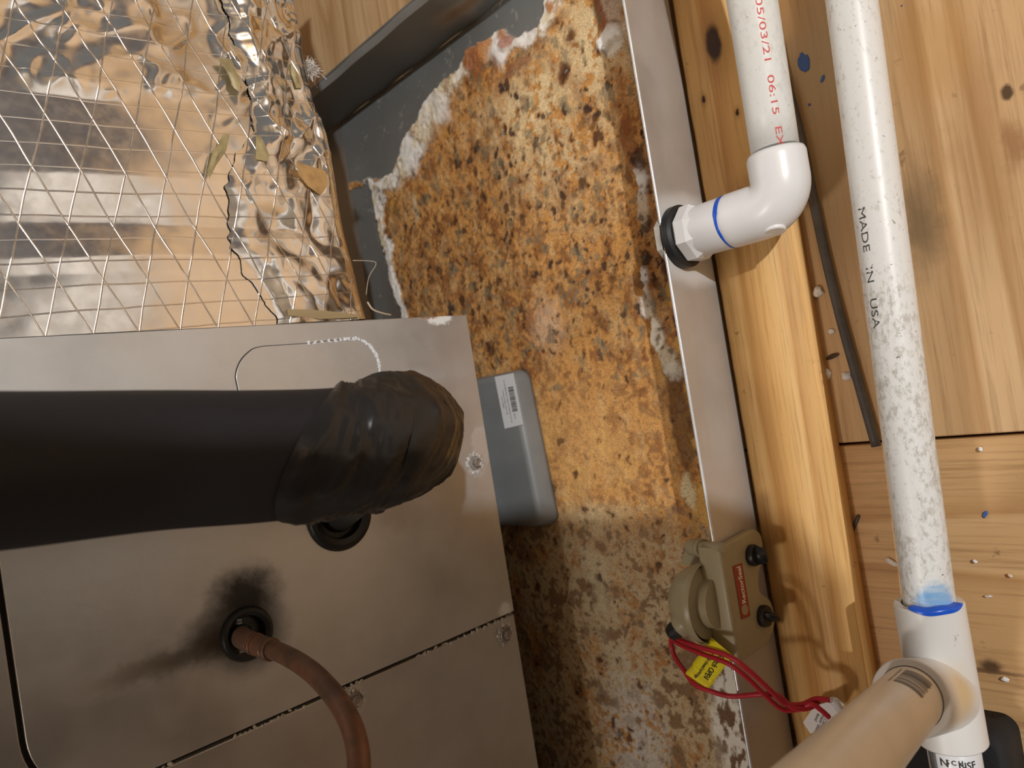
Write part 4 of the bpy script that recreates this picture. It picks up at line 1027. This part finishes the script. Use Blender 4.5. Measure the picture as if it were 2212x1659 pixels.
# white tag at the wire ends
wt = simple('white_tag', (.80, .77, .78), .5)
wp = [(1753, 1530), (1776, 1524), (1800, 1512), (1818, 1526), (1806, 1548), (1782, 1572), (1745, 1591), (1729, 1566)]
base_t = [at(x, y, 2, .016) for x, y in wp]
stack('white_tag', [([(p[0], p[1]) for p in base_t][::-1], .0120), ([(p[0], p[1]) for p in base_t][::-1], .0124)], wt, fs_, label='small white tag at the wire ends')
cap = catmull([at(1796, 1512, 2, .024), at(1806, 1520, 2, .022), at(1814, 1532, 2, .018)], 5)
tube('wire_sleeve', cap, .0022, simple('white_sleeve', (.74, .74, .78), .4), fs_, 14)
def wtx(body, size, px, py):
    o = at(px, py, 2, .0124); e = at(px - 22, py + 50, 2, .0124); dx = (e - o) / np.linalg.norm(e - o); dy = np.array([-dx[1], dx[0], 0])
    return text(body, size, 'tag_print', inkg, fs_, lambda x, y: (o + dx * x + dy * y + np.array([0, 0, .0003])), .00003)
wtx('listed', .0026, 1766, 1540); wtx('Water Shutoff', .0030, 1778, 1538); wtx('24V Class II', .0026, 1787, 1538)

# ------------------------------------------------------------ grey cable between stud and pipe
cab = [fl(1683, 90), fl(1700, 160), fl(1735, 300), fl(1760, 420), fl(1790, 560), fl(1822, 690), fl(1858, 820), fl(1898, 962)]
cab = np.array(catmull([p + np.array([0, 0, .0034]) for p in cab], 8))
tube('cable', cab, .0027, simple('grey_cable', (.085, .075, .07), .5, var=.3, vscale=60), None, 16, label='dark grey cable lying on the plywood beside the stud', category='cable')

# ------------------------------------------------------------ drips, chips
def splat(px, py, w_, h_, seed, mat, ang=0., z=None, par=floor, name='primer_drip'):
    c = at(px, py, 2, (ZF if z is None else z) + .0002); rs = np.random.RandomState(seed); n = 20; vs = []; 
    for k in range(n):
        a = 2 * math.pi * k / n; r = 1 + .16 * rs.randn() * .6; x = w_ * r * math.cos(a); y = h_ * r * math.sin(a)
        vs.append((c[0] + x * math.cos(ang) - y * math.sin(ang), c[1] + x * math.sin(ang) + y * math.cos(ang), c[2]))
    vs += [(x * .8 + c[0] * .2, y * .8 + c[1] * .2, c[2] + .0003) for x, y, _ in vs]
    fs = [(k, (k + 1) % n, n + (k + 1) % n, n + k) for k in range(n)] + [tuple(n + k for k in range(n))]
    return put(name, mesh(name, vs, fs), mat, par, False)
for i, q in enumerate([(1736, 135, .0034, .0058, 0), (1777, 170, .0010, .0022, -.5), (1748, 226, .0008, .0008, 0), (2128, 1111, .0010, .0022, -.5), (1771, 490, .0016, .0022, .3), (1778, 512, .0014, .0018, .2), (1948, 12, .0004, .0004, 0)]):
    splat(q[0], q[1], q[2], q[3], 20 + i, blue2, q[4])
chip_m = simple('white_chip', (.80, .80, .80), .8)
def chip(px, py, w_, h_, seed, label, z=ZF, mat=chip_m, tall=.0012, name='foam_crumb', cat='crumb', ang=None, grp=None):
    c = at(px, py, 2, z); bm = bmesh.new(); rs = np.random.RandomState(seed); a = rs.uniform(0, 3) if ang is None else ang
    bmesh.ops.create_icosphere(bm, subdivisions=2, radius=1)
    for v in bm.verts:
        k = 1 + .45 * (rs.rand() - .5); x, y, zz = v.co.x * w_ * k, v.co.y * h_ * k, v.co.z * tall * k
        v.co = Vector((c[0] + x * math.cos(a) - y * math.sin(a), c[1] + x * math.sin(a) + y * math.cos(a), z + max(.0002, zz + tall * .6)))
    o = put(name, bm_mesh(name, bm), mat, None, False); o['label'] = label; o['category'] = cat
    if grp: o['group'] = grp
    return o
g = 'white crumbs on the plywood'
chip(1770, 632, .0035, .0030, 1, 'fluffy white crumb beside the stud, level with the elbow of the overflow line', tall=.003, grp=g)
chip(1797, 716, .0018, .0020, 2, 'small white crumb left of the grey cable, between two larger ones', grp=g)
chip(1788, 806, .0036, .0024, 3, 'white crumb touching the stud, left one of the pair near the grey cable', tall=.002, grp=g)
chip(1831, 812, .0030, .0024, 4, 'white crumb against the grey cable, right one of the pair', tall=.002, grp=g)
chip(1928, 1214, .0040, .0014, 5, 'white sliver poking out left of the pipe above the tee', grp=g, ang=-.5)
chip(2107, 1212, .0011, .0009, 6, 'tiny white chip on the lower plywood sheet, right of the pipe and above the tee', grp=g)
chip(2119, 970, .0010, .0014, 7, 'tiny white chip just below the plywood joint, right of the pipe', grp=g)
chip(2137, 1287, .0018, .0006, 8, 'thin white chip on the plywood to the right of the blue primed joint', grp=g, ang=.1)
chip(2172, 1467, .0018, .0012, 9, 'white chip on the plywood right of the tee, near the dark knot', grp=g)
chip(2183, 1243, .0012, .0009, 10, 'pale beige chip nearest the right edge of the photo', mat=simple('beige_chip', (.70, .55, .40), .8), grp=g)
chip(1800, 770, .0042, .0014, 11, 'dark brown splinter between the stud and the grey cable', mat=simple('dark_splinter', (.07, .04, .025), .8), name='splinter', cat='splinter', ang=.2)
box('staple', (-.0010, -.0060, 0), (.0010, .0060, .0012), simple('staple_metal', (.05, .045, .04), .5), None, .0004, label='dark bent staple lying on the plywood right of the stud', category='staple')
st_ = bpy.data.objects['staple']; c = fl(1848, 1132); st_.location = c; st_.rotation_euler = (0, 0, -.5)

# ------------------------------------------------------------ unseen board added beside the camera (see setting) shades the lower part of the pan
